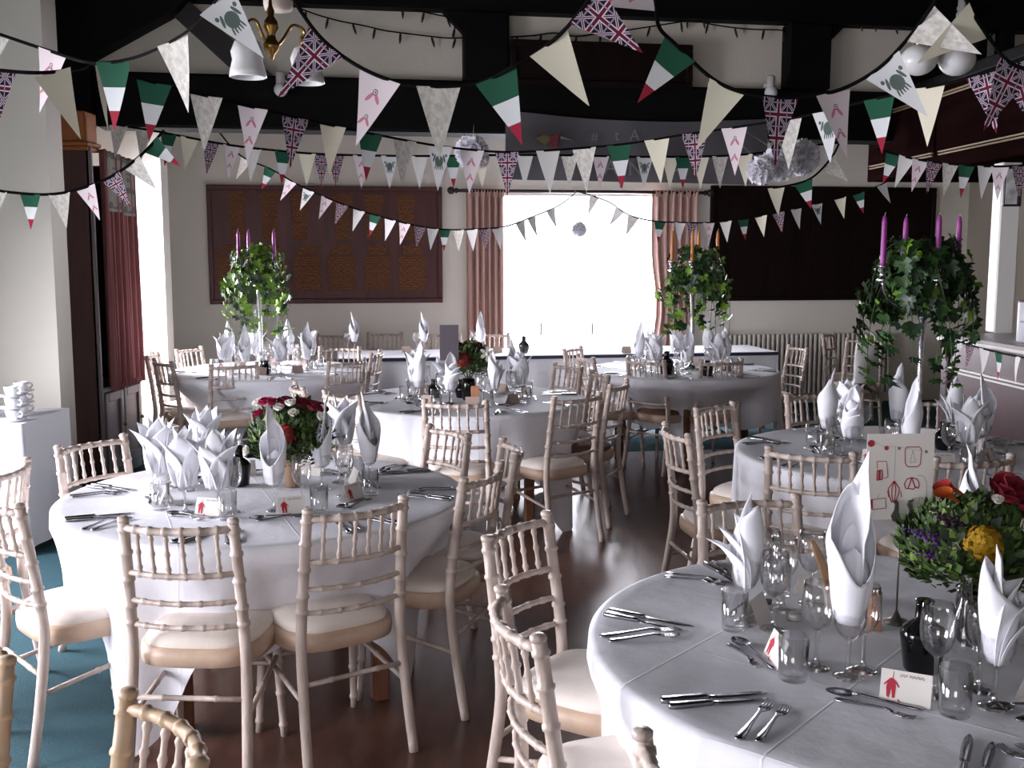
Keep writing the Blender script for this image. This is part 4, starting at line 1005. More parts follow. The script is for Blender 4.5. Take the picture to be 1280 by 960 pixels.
p4 = at_z(327, 462, ZT)
candelabrum('tall silver candelabrum, standing on the table by the far pillar', 'ivy with back-lit lime colouring round the candelabrum before the gold lettered board', WAX_PURPLE, 'pink-purple', p4.x, p4.y, .95, 420, False,
            ('outermost left', 'inner left', 'right'), [(-.14, -.06), (-.105, .12), (.125, 0)], 9, .5)  # higher lime share colours these leaves as if back-lit
p5 = at_z(864, 462, ZT)
candelabrum('tall silver candelabrum, standing before the right-hand pink curtain', 'trailing ivy round the candelabrum with orange candles', WAX_ORANGE, 'orange', p5.x, p5.y, 1.0, 420, False,
            ('outermost left', 'front', 'inner right', 'outermost right'), [(-.17, 0), (-.03, -.12), (.06, .12), (.19, 0)], 13, .25)
FOL = [pm('fern_green', (58, 84, 28), .6, noise=(12, .4)), pm('deep_leaf_green', (38, 56, 28), .6, noise=(12, .4)), pm('moss_green', (96, 118, 44), .6, noise=(12, .3))]
def rose(mat, r=.028, petals=14, seed=0):
    rnd = random.Random(seed); b = MB(); b.sphere((0, 0, 0), r * .55, n=8, m=5)
    for i in range(petals):
        a = i * 2.4; k = i / petals; rr = r * (.3 + .6 * k)
        def f(u, v):
            x = (u - .5) * 2 * r * .75 * math.sin(.4 + 2.2 * v); out = rr + r * .5 * v * v * k; z = r * (-.4 + 1.2 * v * (1 - .35 * k))
            return (out * math.cos(a) - x * math.sin(a), out * math.sin(a) + x * math.cos(a), z)
        b.grid(f, 4, 4)
    return b.mesh('bloom', mat)
def pompon(mat, r=.04, n=220, seed=0):
    rnd = random.Random(seed); b = MB(); b.sphere((0, 0, 0), r * .8, n=10, m=7)
    for i in range(n):
        d = Vector((rnd.gauss(0, 1), rnd.gauss(0, 1), rnd.gauss(0, 1))).normalized(); M = orient(d, Vector((.3, .2, 1)), rnd.uniform(0, 3)); q_ = r * .13
        c = d * r * rnd.uniform(.78, 1.02)
        b.add([c + M @ Vector(v) for v in ((-q_, 0, -q_), (q_, 0, -q_), (q_ * .8, q_ * .6, q_), (-q_ * .8, q_ * .6, q_))], [(0, 1, 2, 3)])
    return b.mesh('bloom', mat)
def daisy(mat, r=.03, n=12):
    b = MB(); b.sphere((0, 0, .003), r * .3, rz=r * .2, n=8, m=4)
    for i in range(n):
        a = 2 * math.pi * i / n
        def f(u, v):
            x = (u - .5) * r * .5 * math.sin(.3 + 2.4 * v); o_ = r * (.2 + .8 * v); return (o_ * math.cos(a) - x * math.sin(a), o_ * math.sin(a) + x * math.cos(a), .006 * math.sin(v * 3))
        b.grid(f, 2, 3)
    return b.mesh('bloom', mat)
def trumpet(mat):
    b = MB(); b.grid(lambda u, v: (lambda a, r: (r * math.cos(a), r * math.sin(a), .06 * v + .012 * v * math.cos(a)))(u * 6.283, .003 + .015 * v ** 2.2), 12, 6, closed=True); return b.mesh('bloom', mat)
def spike(mat, seed=0):
    rnd = random.Random(seed); b = MB()
    for i in range(26):
        z = .1 * i / 26; r = .013 * (1 - i / 30); a = i * 2.4; b.sphere((r * math.cos(a), r * math.sin(a), z), .0075 * (1.1 - i / 30), n=5, m=3)
    return b.mesh('bloom', mat)
def posy(name, label, x, y, blooms, zc, rx, rz_, nfol, seed, vase):
    rnd = random.Random(seed); t = thing(name, label, 'flowers', (x, y, ZT))
    vase(t)
    b = MB(); stems = MB()
    for i in range(nfol):
        a = rnd.uniform(0, 6.283); ph = math.acos(rnd.uniform(-.75, 1)); k = rnd.uniform(.55, 1.0)
        d = Vector((math.sin(ph) * math.cos(a), math.sin(ph) * math.sin(a), math.cos(ph))); p = Vector((d.x * rx * k, d.y * rx * k * .8, zc + d.z * rz_ * k))
        M = Matrix.Translation(p) @ orient(d + Vector([rnd.uniform(-.5, .5) for _ in range(3)]), Vector((0, 0, 1)), rnd.uniform(-1.2, 1.2))
        L = rnd.uniform(.016, .04); w = L * rnd.uniform(.16, .36)
        mi = rnd.choice((0, 0, 1, 1, 2))
        b.add([M @ Vector(v) for v in ((0, 0, 0), (w, .004, L * .45), (0, .012, L), (-w, .004, L * .45))], [(0, 1, 2, 3)], mi)
    for i in range(14):
        a = rnd.uniform(0, 6.283); stems.tube([(0, 0, zc - rz_ * 1.1), (.4 * rx * math.cos(a), .4 * rx * math.sin(a), zc - .2 * rz_), (.8 * rx * math.cos(a), .7 * rx * math.sin(a), zc + rz_ * .5)], .002, 5)
    ob('foliage', b.mesh('foliage', FOL), t, kind='stuff'); ob('stems', stems.mesh('stems', STEMG), t, kind='stuff')
    for nm, me, p, d in blooms:
        o_ = bpy.data.objects.new(nm, me); COL.objects.link(o_); o_.parent = t
        dv = Vector(d).normalized(); z = dv; x_ = z.cross(Vector((.1, 1, .2))).normalized(); y_ = z.cross(x_)
        o_.matrix_local = Matrix.Translation(Vector(p)) @ Matrix((x_, y_, z)).transposed().to_4x4()
REDP, MAG, ORG, YEL, WHT, PUR, CRIM = (pm('red_petal', (150, 44, 40), .6), pm('magenta_petal', (160, 36, 76), .6), pm('orange_petal', (176, 84, 30), .6), pm('yellow_petal', (184, 142, 20), .8),
    pm('white_petal', (236, 232, 224), .6), pm('purple_petal', (78, 34, 112), .6), pm('crimson_petal', (120, 26, 48), .6))
def tan_vase(t):
    ob('vase', MB().lathe([(.03, 0), (.03, .01), (.036, .12), (.04, .15), (.034, .15)], 14).mesh('vase', pm('tan_vase', (148, 118, 96), .6)), t)
def dark_vase(t): ob('vase', MB().lathe([(.035, 0), (.042, .01), (.046, .1), (.04, .14), (.034, .14)], 14).mesh('vase', BLACKGLAZE), t)
RO, RM, RC, RW = rose(REDP, .034), rose(MAG, .02), rose(CRIM, .024), rose(WHT, .017)
zc = .2
pf = at_z(366, 608, ZT)
posy('flower_posy', 'posy of red, magenta and white flowers in a tan vase on the left round table', pf.x, pf.y,
     [('red_bloom', pompon(REDP, .045, 160, 2), (.0, -.12, zc + .03), (0, -1, .3)), ('crimson_bloom', RC, (.1, -.05, zc + .13), (.4, -.4, 1)), ('crimson_bloom', RC, (.125, -.03, zc + .12), (.7, -.4, 1)), ('crimson_bloom', RC, (.06, -.04, zc + .14), (.2, -.5, 1)),
      ('magenta_bloom', RM, (-.09, -.06, zc + .15), (-.3, -.4, 1)), ('magenta_bloom', RM, (-.115, -.05, zc + .10), (-.7, -.5, 1)), ('magenta_bloom', RM, (-.06, -.08, zc + .15), (-.1, -.6, 1)), ('white_bloom', RW, (-.12, -.05, zc + .145), (-.5, -.4, 1)), ('white_bloom', RW, (-.03, -.08, zc + .13), (0, -.5, 1)),
      ('white_bloom', RW, (.03, -.09, zc + .11), (0, -.6, 1)), ('white_bloom', RW, (.13, -.06, zc + .09), (.7, -.5, .7)), ('white_bloom', RW, (-.16, -.08, zc - .04), (-.8, -.6, .2)), ('white_bloom', RW, (.02, -.1, zc + .15), (0, -.3, 1)), ('crimson_bloom', RC, (-.01, -.05, zc + .15), (0, -.3, 1))],
     zc, .165, .15, 3600, 3, tan_vase)
pf = at_z(1188, 800, ZT)
zc = .27
posy('flower_posy', 'posy with a large yellow bloom, red roses and purple spikes on the nearest table', 1.10, 2.44,
     [('yellow_bloom', pompon(YEL, .042, 520, 4), (-.045, -.12, zc + .005), (0, -1, .4)), ('orange_trumpet', trumpet(ORG), (-.075, -.05, zc + .085), (-.8, -.4, .5)), ('red_trumpet', trumpet(REDP), (-.06, -.03, zc + .1), (-.9, -.2, .4)), ('purple_spike', spike(PUR, 1), (-.12, -.07, zc - .0), (-1, -.1, .35)),
      ('purple_spike', spike(PUR, 2), (-.1, -.08, zc - .04), (-1, -.1, .2)), ('purple_spike', spike(pm('dark_plum', (52, 24, 48), .6), 3), (-.085, -.08, zc + .035), (-.9, -.2, .5)), ('crimson_rose', rose(pm('deep_red_rose', (128, 30, 46), .55), .036, 16), (.03, -.06, zc + .115), (0, -.6, 1)),
      ('crimson_rose', rose(MAT['deep_red_rose'], .038, 16), (.085, -.07, zc + .09), (.2, -.8, .8)), ('crimson_rose', rose(MAT['deep_red_rose'], .034, 16), (.13, -.04, zc + .07), (.5, -.6, .7)), ('white_bloom', RW, (.05, -.13, zc + .05), (0, -1, .3)), ('white_bloom', rose(WHT, .012), (.105, -.12, zc - .03), (.4, -1, .2)),
      ('white_bloom', rose(WHT, .012), (-.1, -.1, zc - .01), (-.5, -1, 0)), ('white_bloom', rose(WHT, .011), (-.095, -.105, zc - .04), (-.5, -1, 0)), ('white_bloom', rose(WHT, .012), (.08, -.12, zc + .0), (.3, -1, .2)), ('white_bloom', rose(WHT, .011), (-.005, -.09, zc + .1), (0, -.7, 1))],
     zc - .035, .185, .12, 5600, 4, dark_vase)
pf = at_z(586, 500, ZT)
posy('flower_posy', 'dark posy with a red bloom and white orchid on the middle table', pf.x, pf.y,
     [('red_bloom', pompon(pm('brick_red_petal', (140, 48, 40), .6), .05, 120, 6), (-.03, -.12, .27), (0, -1, .4)), ('crimson_bloom', RC, (-.07, -.03, .35), (-.5, -.3, 1)), ('white_orchid', daisy(WHT, .05, 6), (.12, -.08, .3), (.3, -1, .4)), ('white_bloom', RW, (-.09, -.06, .27), (-.8, -.5, .3)), ('crimson_bloom', RC, (.06, -.02, .35), (.2, -.4, 1))],
     .25, .15, .13, 1500, 8, dark_vase)
WB = pm('bare_pine_wood', (176, 122, 88), .6, noise=(9, .15), stretch=(6, 6, .6))
for px, py, w, h, lab in ((1091, 786, .03, .1, 'upright bare wood block behind the tall hooded napkin on the nearest table'), (594, 507, .05, .12, 'upright bare wood block by the posy on the middle table')):
    p = at_z(px, py, ZT); o = ob('wood_block', MB().bevel_box(-w / 2, w / 2, -.02, .02, 0, h, .003).mesh('wood_block', WB), None, p); tag(o, lab, 'wood block')
p = at_z(1034, 762, ZT)
wsp = MB()
wsp.grid(lambda u, v: (-.045 + .05 * math.sin(v * 1.7) + (u - .5) * .024 * math.sin(.5 + 2.2 * v), 0, .185 * (1 - v)), 4, 14)
tag(ob('wooden_spatula', solid(wsp.mesh('wooden_spatula', pm('spatula_wood', (190, 150, 112), .6, noise=(9, .12))), .006), None, p), 'curved pale wooden strip standing among the glasses on the nearest table', 'utensil')
# menu card in its holder
p = at_z(1120, 778, ZT)
mh = thing('menu_holder', 'dark metal bird-shaped card holder on a thin rod', 'card holder', (p.x, p.y, ZT))
IRON = pm('dark_pewter', (112, 108, 102), .4, .7)
ob('base', MB().lathe([(.032, 0), (.033, .004), (.012, .012), (.004, .03)], 18).mesh('base', IRON), mh)
ob('rod', MB().tube([(0, 0, .02), (0, 0, .26)], .0026, 6).mesh('rod', IRON), mh)
bird = [(-.004, 0), (-.022, .008), (-.027, .02), (-.019, .036), (-.018, .05), (-.024, .058), (-.015, .062), (-.009, .055), (-.008, .03), (-.003, .014), (.006, .010), (.016, .02), (.018, .036), (.012, .048), (.016, .06), (.03, .062), (.022, .054), (.028, .035), (.04, .018), (.034, .004), (.02, -.001)]
ob('birds', MB().prism(bird, -.008, -.004).mesh('birds', IRON), mh, (0, 0, .255))
mc = thing('menu_card', 'large ivory menu card with red printed drawings held up by the bird holder', 'menu card', (p.x - .008, p.y, ZT + .265), R(2))
MW, MH = .168, .216
ob('sheet', MB().box(-MW / 2, MW / 2, -.0006, .0006, 0, MH).mesh('sheet', CARD), mc)
pr = MB(); Y_ = -.0012
def pt(px, py): return ((px - 1115.5) / 85.0 * MW, MH - (py - 533) / 110.0 * MH)
def disc(px, py, r, mi=0, k=14):
    x, z = pt(px, py); pr.add([(x, Y_, z)] + [(x + r * math.cos(2 * math.pi * i / k), Y_, z + r * math.sin(2 * math.pi * i / k)) for i in range(k)], [(0, 1 + i, 1 + (i + 1) % k) for i in range(k)], mi, False)
def line(pts, w=.0016, mi=0):
    Pq = [Vector((pt(*q_)[0], 0, pt(*q_)[1])) for q_ in pts]
    for a, c in zip(Pq, Pq[1:]):
        d = (c - a).normalized(); n_ = Vector((-d.z, 0, d.x)) * w / 2
        pr.add([(v.x, Y_, v.z) for v in (a - n_, c - n_, c + n_, a + n_)], [(0, 1, 2, 3)], mi, False)
disc(1078, 545, .0088); disc(1097.5, 551, .0058); disc(1113.5, 551.5, .004, 1); disc(1148, 556, .004, 1)
line([(1083, 544), (1093, 549), (1106, 549), (1120, 551), (1143, 555)], .0006, 1); line([(1109, 550), (1109, 592)], .0008, 1)
for w_, off in ((.0022, 0),): line([(1123, 550), (1139, 550), (1142, 554), (1141, 572), (1138, 575), (1125, 575), (1122, 571), (1121, 554), (1123, 550)], w_)
line([(1131, 554), (1128, 570), (1135, 569), (1131, 554)], .001, 1)
line([(1086, 568), (1098, 568), (1101, 588), (1096, 590)], .0016); line([(1086, 568), (1087, 578)], .0016); line([(1087, 580), (1093, 579), (1094, 591), (1087, 592), (1087, 580)], .003); line([(1090, 580), (1090, 592)], .006)
for dx in (-7, -2.5, 2.5, 7): line([(1109, 593), (1109 + dx, 603), (1109 + dx * .9, 610), (1109 + dx * .3, 621)], .0026)
line([(1101, 606), (1103, 614)], .002); line([(1118, 606), (1119, 614)], .002)
line([(1122, 597), (1125, 591), (1131, 589), (1138, 591), (1141, 597), (1140, 603), (1137, 601), (1134, 604), (1128, 603), (1124, 603), (1122, 597)], .0026); line([(1131, 589), (1127, 603)], .003); line([(1131, 589), (1136, 602)], .003)
line([(1081, 617), (1099, 615), (1100, 628), (1083, 630), (1081, 617)], .0018); line([(1081.5, 617), (1082, 629)], .005); line([(1089, 615), (1090, 610)], .0012, 1)
line([(1133, 616), (1145, 615), (1147, 618)], .0014); line([(1133, 616), (1135, 641)], .0014); line([(1138, 586), (1146, 587), (1150, 595), (1152, 630), (1153, 642)], .001, 1)
pr_o = ob('drawings', pr.mesh('drawings', [pm('menu_red_ink', (166, 40, 58), .7), pm('menu_grey_ink', (128, 112, 112), .7)]), mc)
pt3 = at_z(562, 505, ZT)
dm = thing('menu_card', 'tall dark menu card standing by the posy on the middle table', 'menu card', (pt3.x, pt3.y, ZT), R(4))
ob('sheet', MB().box(-.058, .058, -.001, .001, .27, .49).mesh('sheet', pm('slate_card', (84, 76, 84), .7)), dm)
ob('rod', MB().tube([(0, .002, .0), (0, .002, .3)], .003, 6).mesh('rod', IRON), dm); ob('base', MB().lathe([(.03, 0), (.03, .005), (.004, .012)], 14).mesh('base', IRON), dm)
# black wine bottles / vases
def black_vase(p, lab, k=1.0, tall=False):
    t = thing('black_bottle', lab, 'bottle', p)
    prof = [(.034, 0), (.04, .006), (.048, .07), (.05, .085), (.044, .1), (.02, .118), (.018, .15), (.02, .158)] if tall else [(.03, 0), (.036, .006), (.044, .05), (.042, .072), (.02, .09), (.019, .108), (.023, .114)]
    ob('body', MB().lathe([(r * k, z * k) for r, z in prof], 22).mesh('body', BLACKGLAZE), t)
    z = prof[-1][1] * k; r = prof[-1][0] * k
    ob('lip', MB().lathe([(r, z), (r * 1.05, z + .004), (r * .8, z + .006)], 18).mesh('lip', BLACKGLAZE), t)
black_vase(at_z(1152, 838, ZT), 'shouldered black bottle in front of the yellow flowers', 1.0, True)
black_vase(at_z(1180, 562, ZT), 'squat black bottle on the table near the bar, right of the menu card', 1.1)
black_vase(at_z(299, 607, ZT), 'black bottle left of the red flowers', 1.0, True)
black_vase(at_z(577, 497, ZT), 'black bottle under the posy on the middle table', 1.0)
black_vase(at_z(543, 497, ZT), 'black bottle between napkins left of the posy on the middle table', 1.0)
black_vase(at_z(333, 468, ZT), 'black bottle at the foot of the pillar-side candelabrum', .9)
black_vase(at_z(833, 468, ZT), 'black bottle left of the orange candle stem', 1.1, True)
black_vase(at_z(884, 470, ZT), 'black bottle right of the orange candle stem', 1.0)
t = thing('carafe', 'clear glass carafe behind the black bottle on the nearest table', 'carafe', at_z(1203, 828, ZT))
ob('body', MB().lathe([(.03, 0), (.04, .005), (.045, .05), (.03, .1), (.014, .14), (.0125, .19), (.016, .2)], 20, cap=False).mesh('body', GLASS), t)
t = thing('tealight', 'white tealight in a small glass on the nearest table', 'candle', at_z(993, 775, ZT))
ob('cup', MB().lathe([(0, 0), (.02, 0), (.022, .024), (.02, .024), (.018, .004)], 14, cap=False).mesh('cup', GLASS), t); ob('wax', MB().lathe([(.017, .003), (.017, .018), (0, .019)], 12).mesh('wax', pm('white_wax', (238, 236, 230), .5)), t)
bag = thing('cloth_bag', 'white cloth bag with green leaf print on the chair behind the ivy', 'bag', tuple(at_z(1082, 478, .5)))
BAGM = pm('leaf_print_cotton', (206, 204, 204), .9, noise=(9, .2), rgb2=(214, 214, 210))
ob('body', MB().grid(lambda u, v: (lambda a, r: (r * math.cos(a), r * .55 * math.sin(a), .36 * v))(u * 6.283, (.12 + .04 * math.sin(3 * v + u * 12) * v) * (1 - .35 * v)), 26, 8, closed=True).mesh('body', BAGM), bag)
ob('leaf_print', (lambda b: ([leaf_shape(b, Matrix.Translation((x, -.088, z)) @ Matrix.Rotation(r_, 4, 'Y'), .07) for x, z, r_ in ((-.03, .1, .4), (.04, .16, -.5), (.0, .03, 2.0))], b)[1])(MB()).mesh('leaf_print', IVY[2]), bag)
for s_ in (-1, 1): ob('strap', MB().tube(smooth_path([(s_ * .05, -.05, .34), (s_ * .06, -.04, .42), (s_ * .02, 0, .46), (-s_ * .0, .03, .4)], 4), .012, 6, flat=.4).mesh('strap', BAGM), bag)
# ------------------------------------------------------------------ bunting
def flag_nodes(name, base, rough=.85):
    m = bpy.data.materials.new(name); m.use_nodes = True; nt = m.node_tree; b = nt.nodes['Principled BSDF']; b.inputs['Roughness'].default_value = rough
    b.inputs['Base Color'].default_value = (*lin(base), 1); b.inputs['Specular IOR Level'].default_value = .1
    tc = nt.nodes.new('ShaderNodeTexCoord'); return m, nt, b, tc.outputs['Object']
def shape_mask(nt, co, cx, cz, rx, rz, rot=0.0):
    mp = nt.nodes.new('ShaderNodeMapping'); mp.vector_type = 'TEXTURE'; mp.inputs['Location'].default_value = (cx, 0, cz)
    mp.inputs['Rotation'].default_value = (0, rot, 0); mp.inputs['Scale'].default_value = (rx, 1000, rz); nt.links.new(co, mp.inputs[0])
    ln = nt.nodes.new('ShaderNodeVectorMath'); ln.operation = 'LENGTH'; nt.links.new(mp.outputs[0], ln.inputs[0])
    lt = nt.nodes.new('ShaderNodeMath'); lt.operation = 'LESS_THAN'; lt.inputs[1].default_value = 1; nt.links.new(ln.outputs['Value'], lt.inputs[0])
    return lt.outputs[0]
def layer(nt, prev, mask, col):
    mx = nt.nodes.new('ShaderNodeMixRGB'); nt.links.new(mask, mx.inputs[0])
    if isinstance(prev, tuple): mx.inputs[1].default_value = prev
    else: nt.links.new(prev, mx.inputs[1])
    mx.inputs[2].default_value = (*lin(col), 1); return mx.outputs[0]
def motif_flag(name, base, shapes):
    m, nt, b, co = flag_nodes(name, base); c = (*lin(base), 1)
    for (cx, cz, rx, rz, rot, col) in shapes: c = layer(nt, c, shape_mask(nt, co, cx, cz, rx, rz, rot), col)
    nt.links.new(c, b.inputs['Base Color']); return m
GR = (92, 106, 100)
frog = [(0, -.33, .17, .125, 0, GR), (-.2, -.27, .035, .1, .5, GR), (.2, -.27, .035, .1, -.5, GR), (-.27, -.2, .045, .035, 0, GR), (.27, -.2, .045, .035, 0, GR)] + [(-.14 + .07 * i, -.46, .022, .07, .35 - .17 * i, GR) for i in range(5)]
PK = (196, 122, 140)
def twist_(cx, cz, k): return [(cx - .09 * k, cz - .05 * k, .1 * k, .035 * k, -.7, PK), (cx + .09 * k, cz - .05 * k, .1 * k, .035 * k, .7, PK), (cx + .01, cz + .03 * k, .06 * k, .045 * k, 0, (110, 92, 104)), (cx + .01, cz + .03 * k, .042 * k, .03 * k, 0, (220, 206, 210)), (cx + .015, cz + .03 * k, .018 * k, .013 * k, 0, (60, 50, 60))]
def union_mat():
    m, nt, b, co = flag_nodes('union_print', (40, 24, 44))
    mp = nt.nodes.new('ShaderNodeMapping'); mp.inputs['Scale'].default_value = (2.1, 1, 2.9); mp.inputs['Location'].default_value = (.5, 0, .2); nt.links.new(co, mp.inputs[0])
    sp = nt.nodes.new('ShaderNodeSeparateXYZ'); nt.links.new(mp.outputs[0], sp.inputs[0]); ab = []
    def mt(op, a, c=None, v=None):
        n = nt.nodes.new('ShaderNodeMath'); n.operation = op; nt.links.new(a, n.inputs[0])
        if c is not None: nt.links.new(c, n.inputs[1])
        if v is not None: n.inputs[1].default_value = v
        return n.outputs[0]
    for i in (0, 2): ab.append(mt('ABSOLUTE', mt('SUBTRACT', mt('FRACT', sp.outputs[i]), v=.5)))
    cr = mt('MINIMUM', ab[0], ab[1]); dg = mt('ABSOLUTE', mt('SUBTRACT', ab[0], ab[1]))
    edge = mt('GREATER_THAN', mt('MAXIMUM', ab[0], ab[1]), v=.47)
    c = layer(nt, (*lin((42, 26, 46)), 1), mt('LESS_THAN', dg, v=.085), (196, 186, 200)); c = layer(nt, c, mt('LESS_THAN', dg, v=.03), (96, 34, 56))
    c = layer(nt, c, mt('LESS_THAN', cr, v=.125), (206, 198, 206)); c = layer(nt, c, mt('LESS_THAN', cr, v=.07), (104, 32, 54)); c = layer(nt, c, edge, (150, 140, 152))
    nt.links.new(c, b.inputs['Base Color']); return m
FM = dict(cream=pm('cream_flag_cotton', (236, 230, 208), .9), white=pm('white_flag_cotton', (226, 224, 222), .9), map=pm('grey_toile_flag', (200, 196, 188), .9, noise=(11, .18), rgb2=(226, 222, 214)),
          frog=motif_flag('frog_print_flag', (218, 218, 220), frog), pink=motif_flag('pink_print_flag', (220, 208, 212), twist_(0, -.25, 1) + twist_(-.02, -.6, .8)), union=union_mat(),
          green=pm('green_flag_band', (26, 84, 62), .9), wband=pm('white_flag_band', (222, 224, 226), .9), red=pm('red_flag_band', (156, 30, 56), .9))
NAMEF = dict(cream='cream_flag', white='white_flag', map='toile_flag', frog='frog_flag', pink='pink_print_flag', union='union_flag', tri='tricolour_flag')
FMESH = {}
def flag_mesh(kind):
    if kind in FMESH: return FMESH[kind]
    b = MB(); rows = [0, .2, .4, .55, .75, 1.0] if kind != 'tri' else [0, .18, .36, .36, .55, .7, .7, .85, 1.0]
    for y0, s_ in ((.004, 1),):
        vs = []
        for v in rows:
            w = .5 * (1 - v) + .002
            for i in range(4):
                x = -w + 2 * w * i / 3; vs.append((x, .05 * math.sin(v * 2.4) * (1 - v * .3) + .035 * math.cos(x * 5) * (1 - v), -v))
        for r in range(len(rows) - 1):
            if rows[r] == rows[r + 1]: continue
            mi = 0 if kind != 'tri' else (0 if rows[r] < .35 else 1 if rows[r] < .69 else 2)
            b.add([vs[r * 4 + i] for i in range(4)] + [vs[r * 4 + 4 + i] for i in range(4)], [(i, i + 1, 5 + i, 4 + i) for i in range(3)], mi)
    mats = [FM[kind]] if kind != 'tri' else [FM['green'], FM['wband'], FM['red']]
    FMESH[kind] = b.mesh(NAMEF[kind], mats); return FMESH[kind]
def bunting(label, pts, flags, fw=.155, fh=.27, rr=.0075, group='strings of bunting'):
    """pts: (px, py, depth) along the string; flags: (px of the middle of the top edge, kind)"""
    P = smooth_path([at_y(x, y, Y) for x, y, Y in pts], 8)
    PX = []                                             # pixel x along the path, for placing the flags
    for p in P:
        w = p.y * cp - (p.z - CAM_Z) * sp_; PX.append(640 + FPX * p.x / w)
    t = thing('bunting', label, 'bunting', P[0], 0, group); o0 = P[0].copy()
    ob('ribbon', MB().tube([p - o0 for p in P], rr, 6, flat=.45).mesh('ribbon', RIBBON), t)
    rnd = random.Random(len(flags) * 7 + int(pts[0][0]))
    i0 = 0
    for px, kind in flags:
        for i in range(i0, len(P) - 1):
            a, c = PX[i], PX[i + 1]
            if (a - px) * (c - px) <= 0 and a != c: break
        else: continue
        i0 = max(0, i - 2)
        f = (px - a) / (c - a); p = P[i].lerp(P[i + 1], f); T = P[min(i + 3, len(P) - 1)] - P[max(i - 2, 0)]; T.y *= .35; T.normalize()
        if T.x < 0: T = -T
        dn = Vector((0, 0, -1)); dn = (dn - T * dn.dot(T)).normalized(); dn = (dn * .85 + Vector((0, 0, -1)) * .15); dn = (dn - T * dn.dot(T)).normalized()
        yv = T.cross(dn).normalized()
        if yv.y < 0: yv = -yv
        M = Matrix((T, yv, -dn)).transposed().to_4x4()
        if M.determinant() < 0: M = Matrix((T, -yv, -dn)).transposed().to_4x4()
        o = bpy.data.objects.new(NAMEF[kind], flag_mesh(kind)); COL.objects.link(o); o.parent = t
        o.matrix_local = Matrix.Translation(p - o0) @ M @ Matrix.Rotation(rnd.uniform(-.25, .25), 4, 'Z') @ Matrix.Diagonal((fw, .12, fh, 1)).to_4x4()
    return t
bunting('near bunting rising from the left edge, tricolour beside a grey toile flag', [(-25, 34, 5.0), (0, 43, 5.0), (60, 63, 4.9), (113, 78, 4.55), (165, 73, 4.35), (217, 50, 4.15), (255, 20, 4.0), (290, -30, 3.9)],
        [(-8, 'map'), (66, 'pink'), (142, 'tri'), (216, 'map'), (270, 'frog')], .158, .275)
bunting('near bunting drooping from the top, union flags and a pink print flag in the middle', [(358, -20, 4.1), (376, 14, 4.1), (406, 52, 4.15), (450, 84, 4.15), (500, 104, 4.15), (548, 108, 4.15), (600, 103, 4.15), (640, 84, 4.1), (668, 68, 4.1), (705, 38, 4.05), (740, -6, 4.0), (752, -30, 4.0)],
        [(407, 'union'), (475, 'pink'), (548, 'map'), (620, 'tri'), (686, 'cream'), (731, 'union')], .168, .275)
bunting('near bunting swooping across the top right, frog print flag on its rising end', [(812, -40, 4.1), (820, 5, 4.1), (824, 34, 4.1), (845, 56, 4.15), (890, 98, 4.2), (930, 116, 4.2), (976, 122, 4.2), (1022, 119, 4.2), (1060, 108, 4.2), (1100, 84, 4.15), (1135, 48, 4.1), (1166, 6, 4.0), (1180, -20, 4.0)],
        [(817, 'pink'), (850, 'tri'), (908, 'cream'), (975, 'union'), (1041, 'pink'), (1103, 'frog'), (1150, 'map')], .15, .26)
bunting('short bunting falling from the top right corner with one cream flag', [(1200, -18, 4.0), (1216, 16, 4.0), (1240, 52, 4.0), (1262, 78, 4.0), (1300, 92, 4.0)], [(1222, 'cream'), (1270, 'union')], .15, .26)
bunting('longest bunting sagging across the whole room from the left edge to the right edge', [(-30, 84, 4.4), (0, 88, 4.4), (50, 91, 4.4), (100, 86, 4.6), (116, 80, 4.75), (150, 90, 5.0), (195, 104, 5.2), (258, 120, 5.5), (315, 134, 5.8), (370, 147, 6.0), (430, 160, 6.3), (500, 174, 6.6), (560, 184, 6.9), (630, 190, 7.0), (700, 187, 7.0), (780, 180, 6.9), (850, 169, 6.7), (920, 159, 6.4), (1000, 146, 6.0), (1080, 127, 5.6), (1145, 112, 5.3), (1212, 97, 5.0), (1300, 66, 4.7)],
        [(-6, 'union'), (65, 'cream'), (126, 'cream'), (193, 'tri'), (258, 'map'), (316, 'pink'), (369, 'union'), (416, 'cream'), (463, 'tri'), (506, 'map'), (550, 'frog'), (590, 'pink'), (634, 'union'), (685, 'white'), (730, 'map'), (774, 'tri'), (821, 'cream'), (868, 'union'), (918, 'pink'), (985, 'map'), (1033, 'frog'), (1099, 'tri'), (1160, 'cream'), (1230, 'union'), (1268, 'union')], .158, .28)
K = ['tri', 'map', 'cream', 'pink', 'union', 'white', 'frog']
bunting('bunting just below the tie beam, running behind the longest string', [(135, 154, 7.7), (205, 166, 7.8), (285, 181, 7.8), (345, 188, 7.8), (410, 193, 7.9), (520, 195, 7.9), (610, 194, 7.95), (700, 194, 7.95), (800, 196, 8.0), (900, 195, 8.0), (960, 190, 8.0), (1010, 183, 8.05), (1056, 176, 8.1)],
        [(148, 'map'), (180, 'map'), (211, 'tri'), (237, 'cream'), (264, 'union'), (290, 'pink'), (316, 'white'), (354, 'tri'), (384, 'cream'), (402, 'union'), (420, 'union'), (452, 'pink'), (487, 'frog'), (524, 'white'), (566, 'tri'), (602, 'cream'), (656, 'white'), (712, 'map'), (751, 'pink'), (777, 'union'), (806, 'frog'), (838, 'cream'), (854, 'tri'), (876, 'cream'), (900, 'map'), (930, 'cream'), (980, 'cream'), (1030, 'white')], .125, .235, .008)
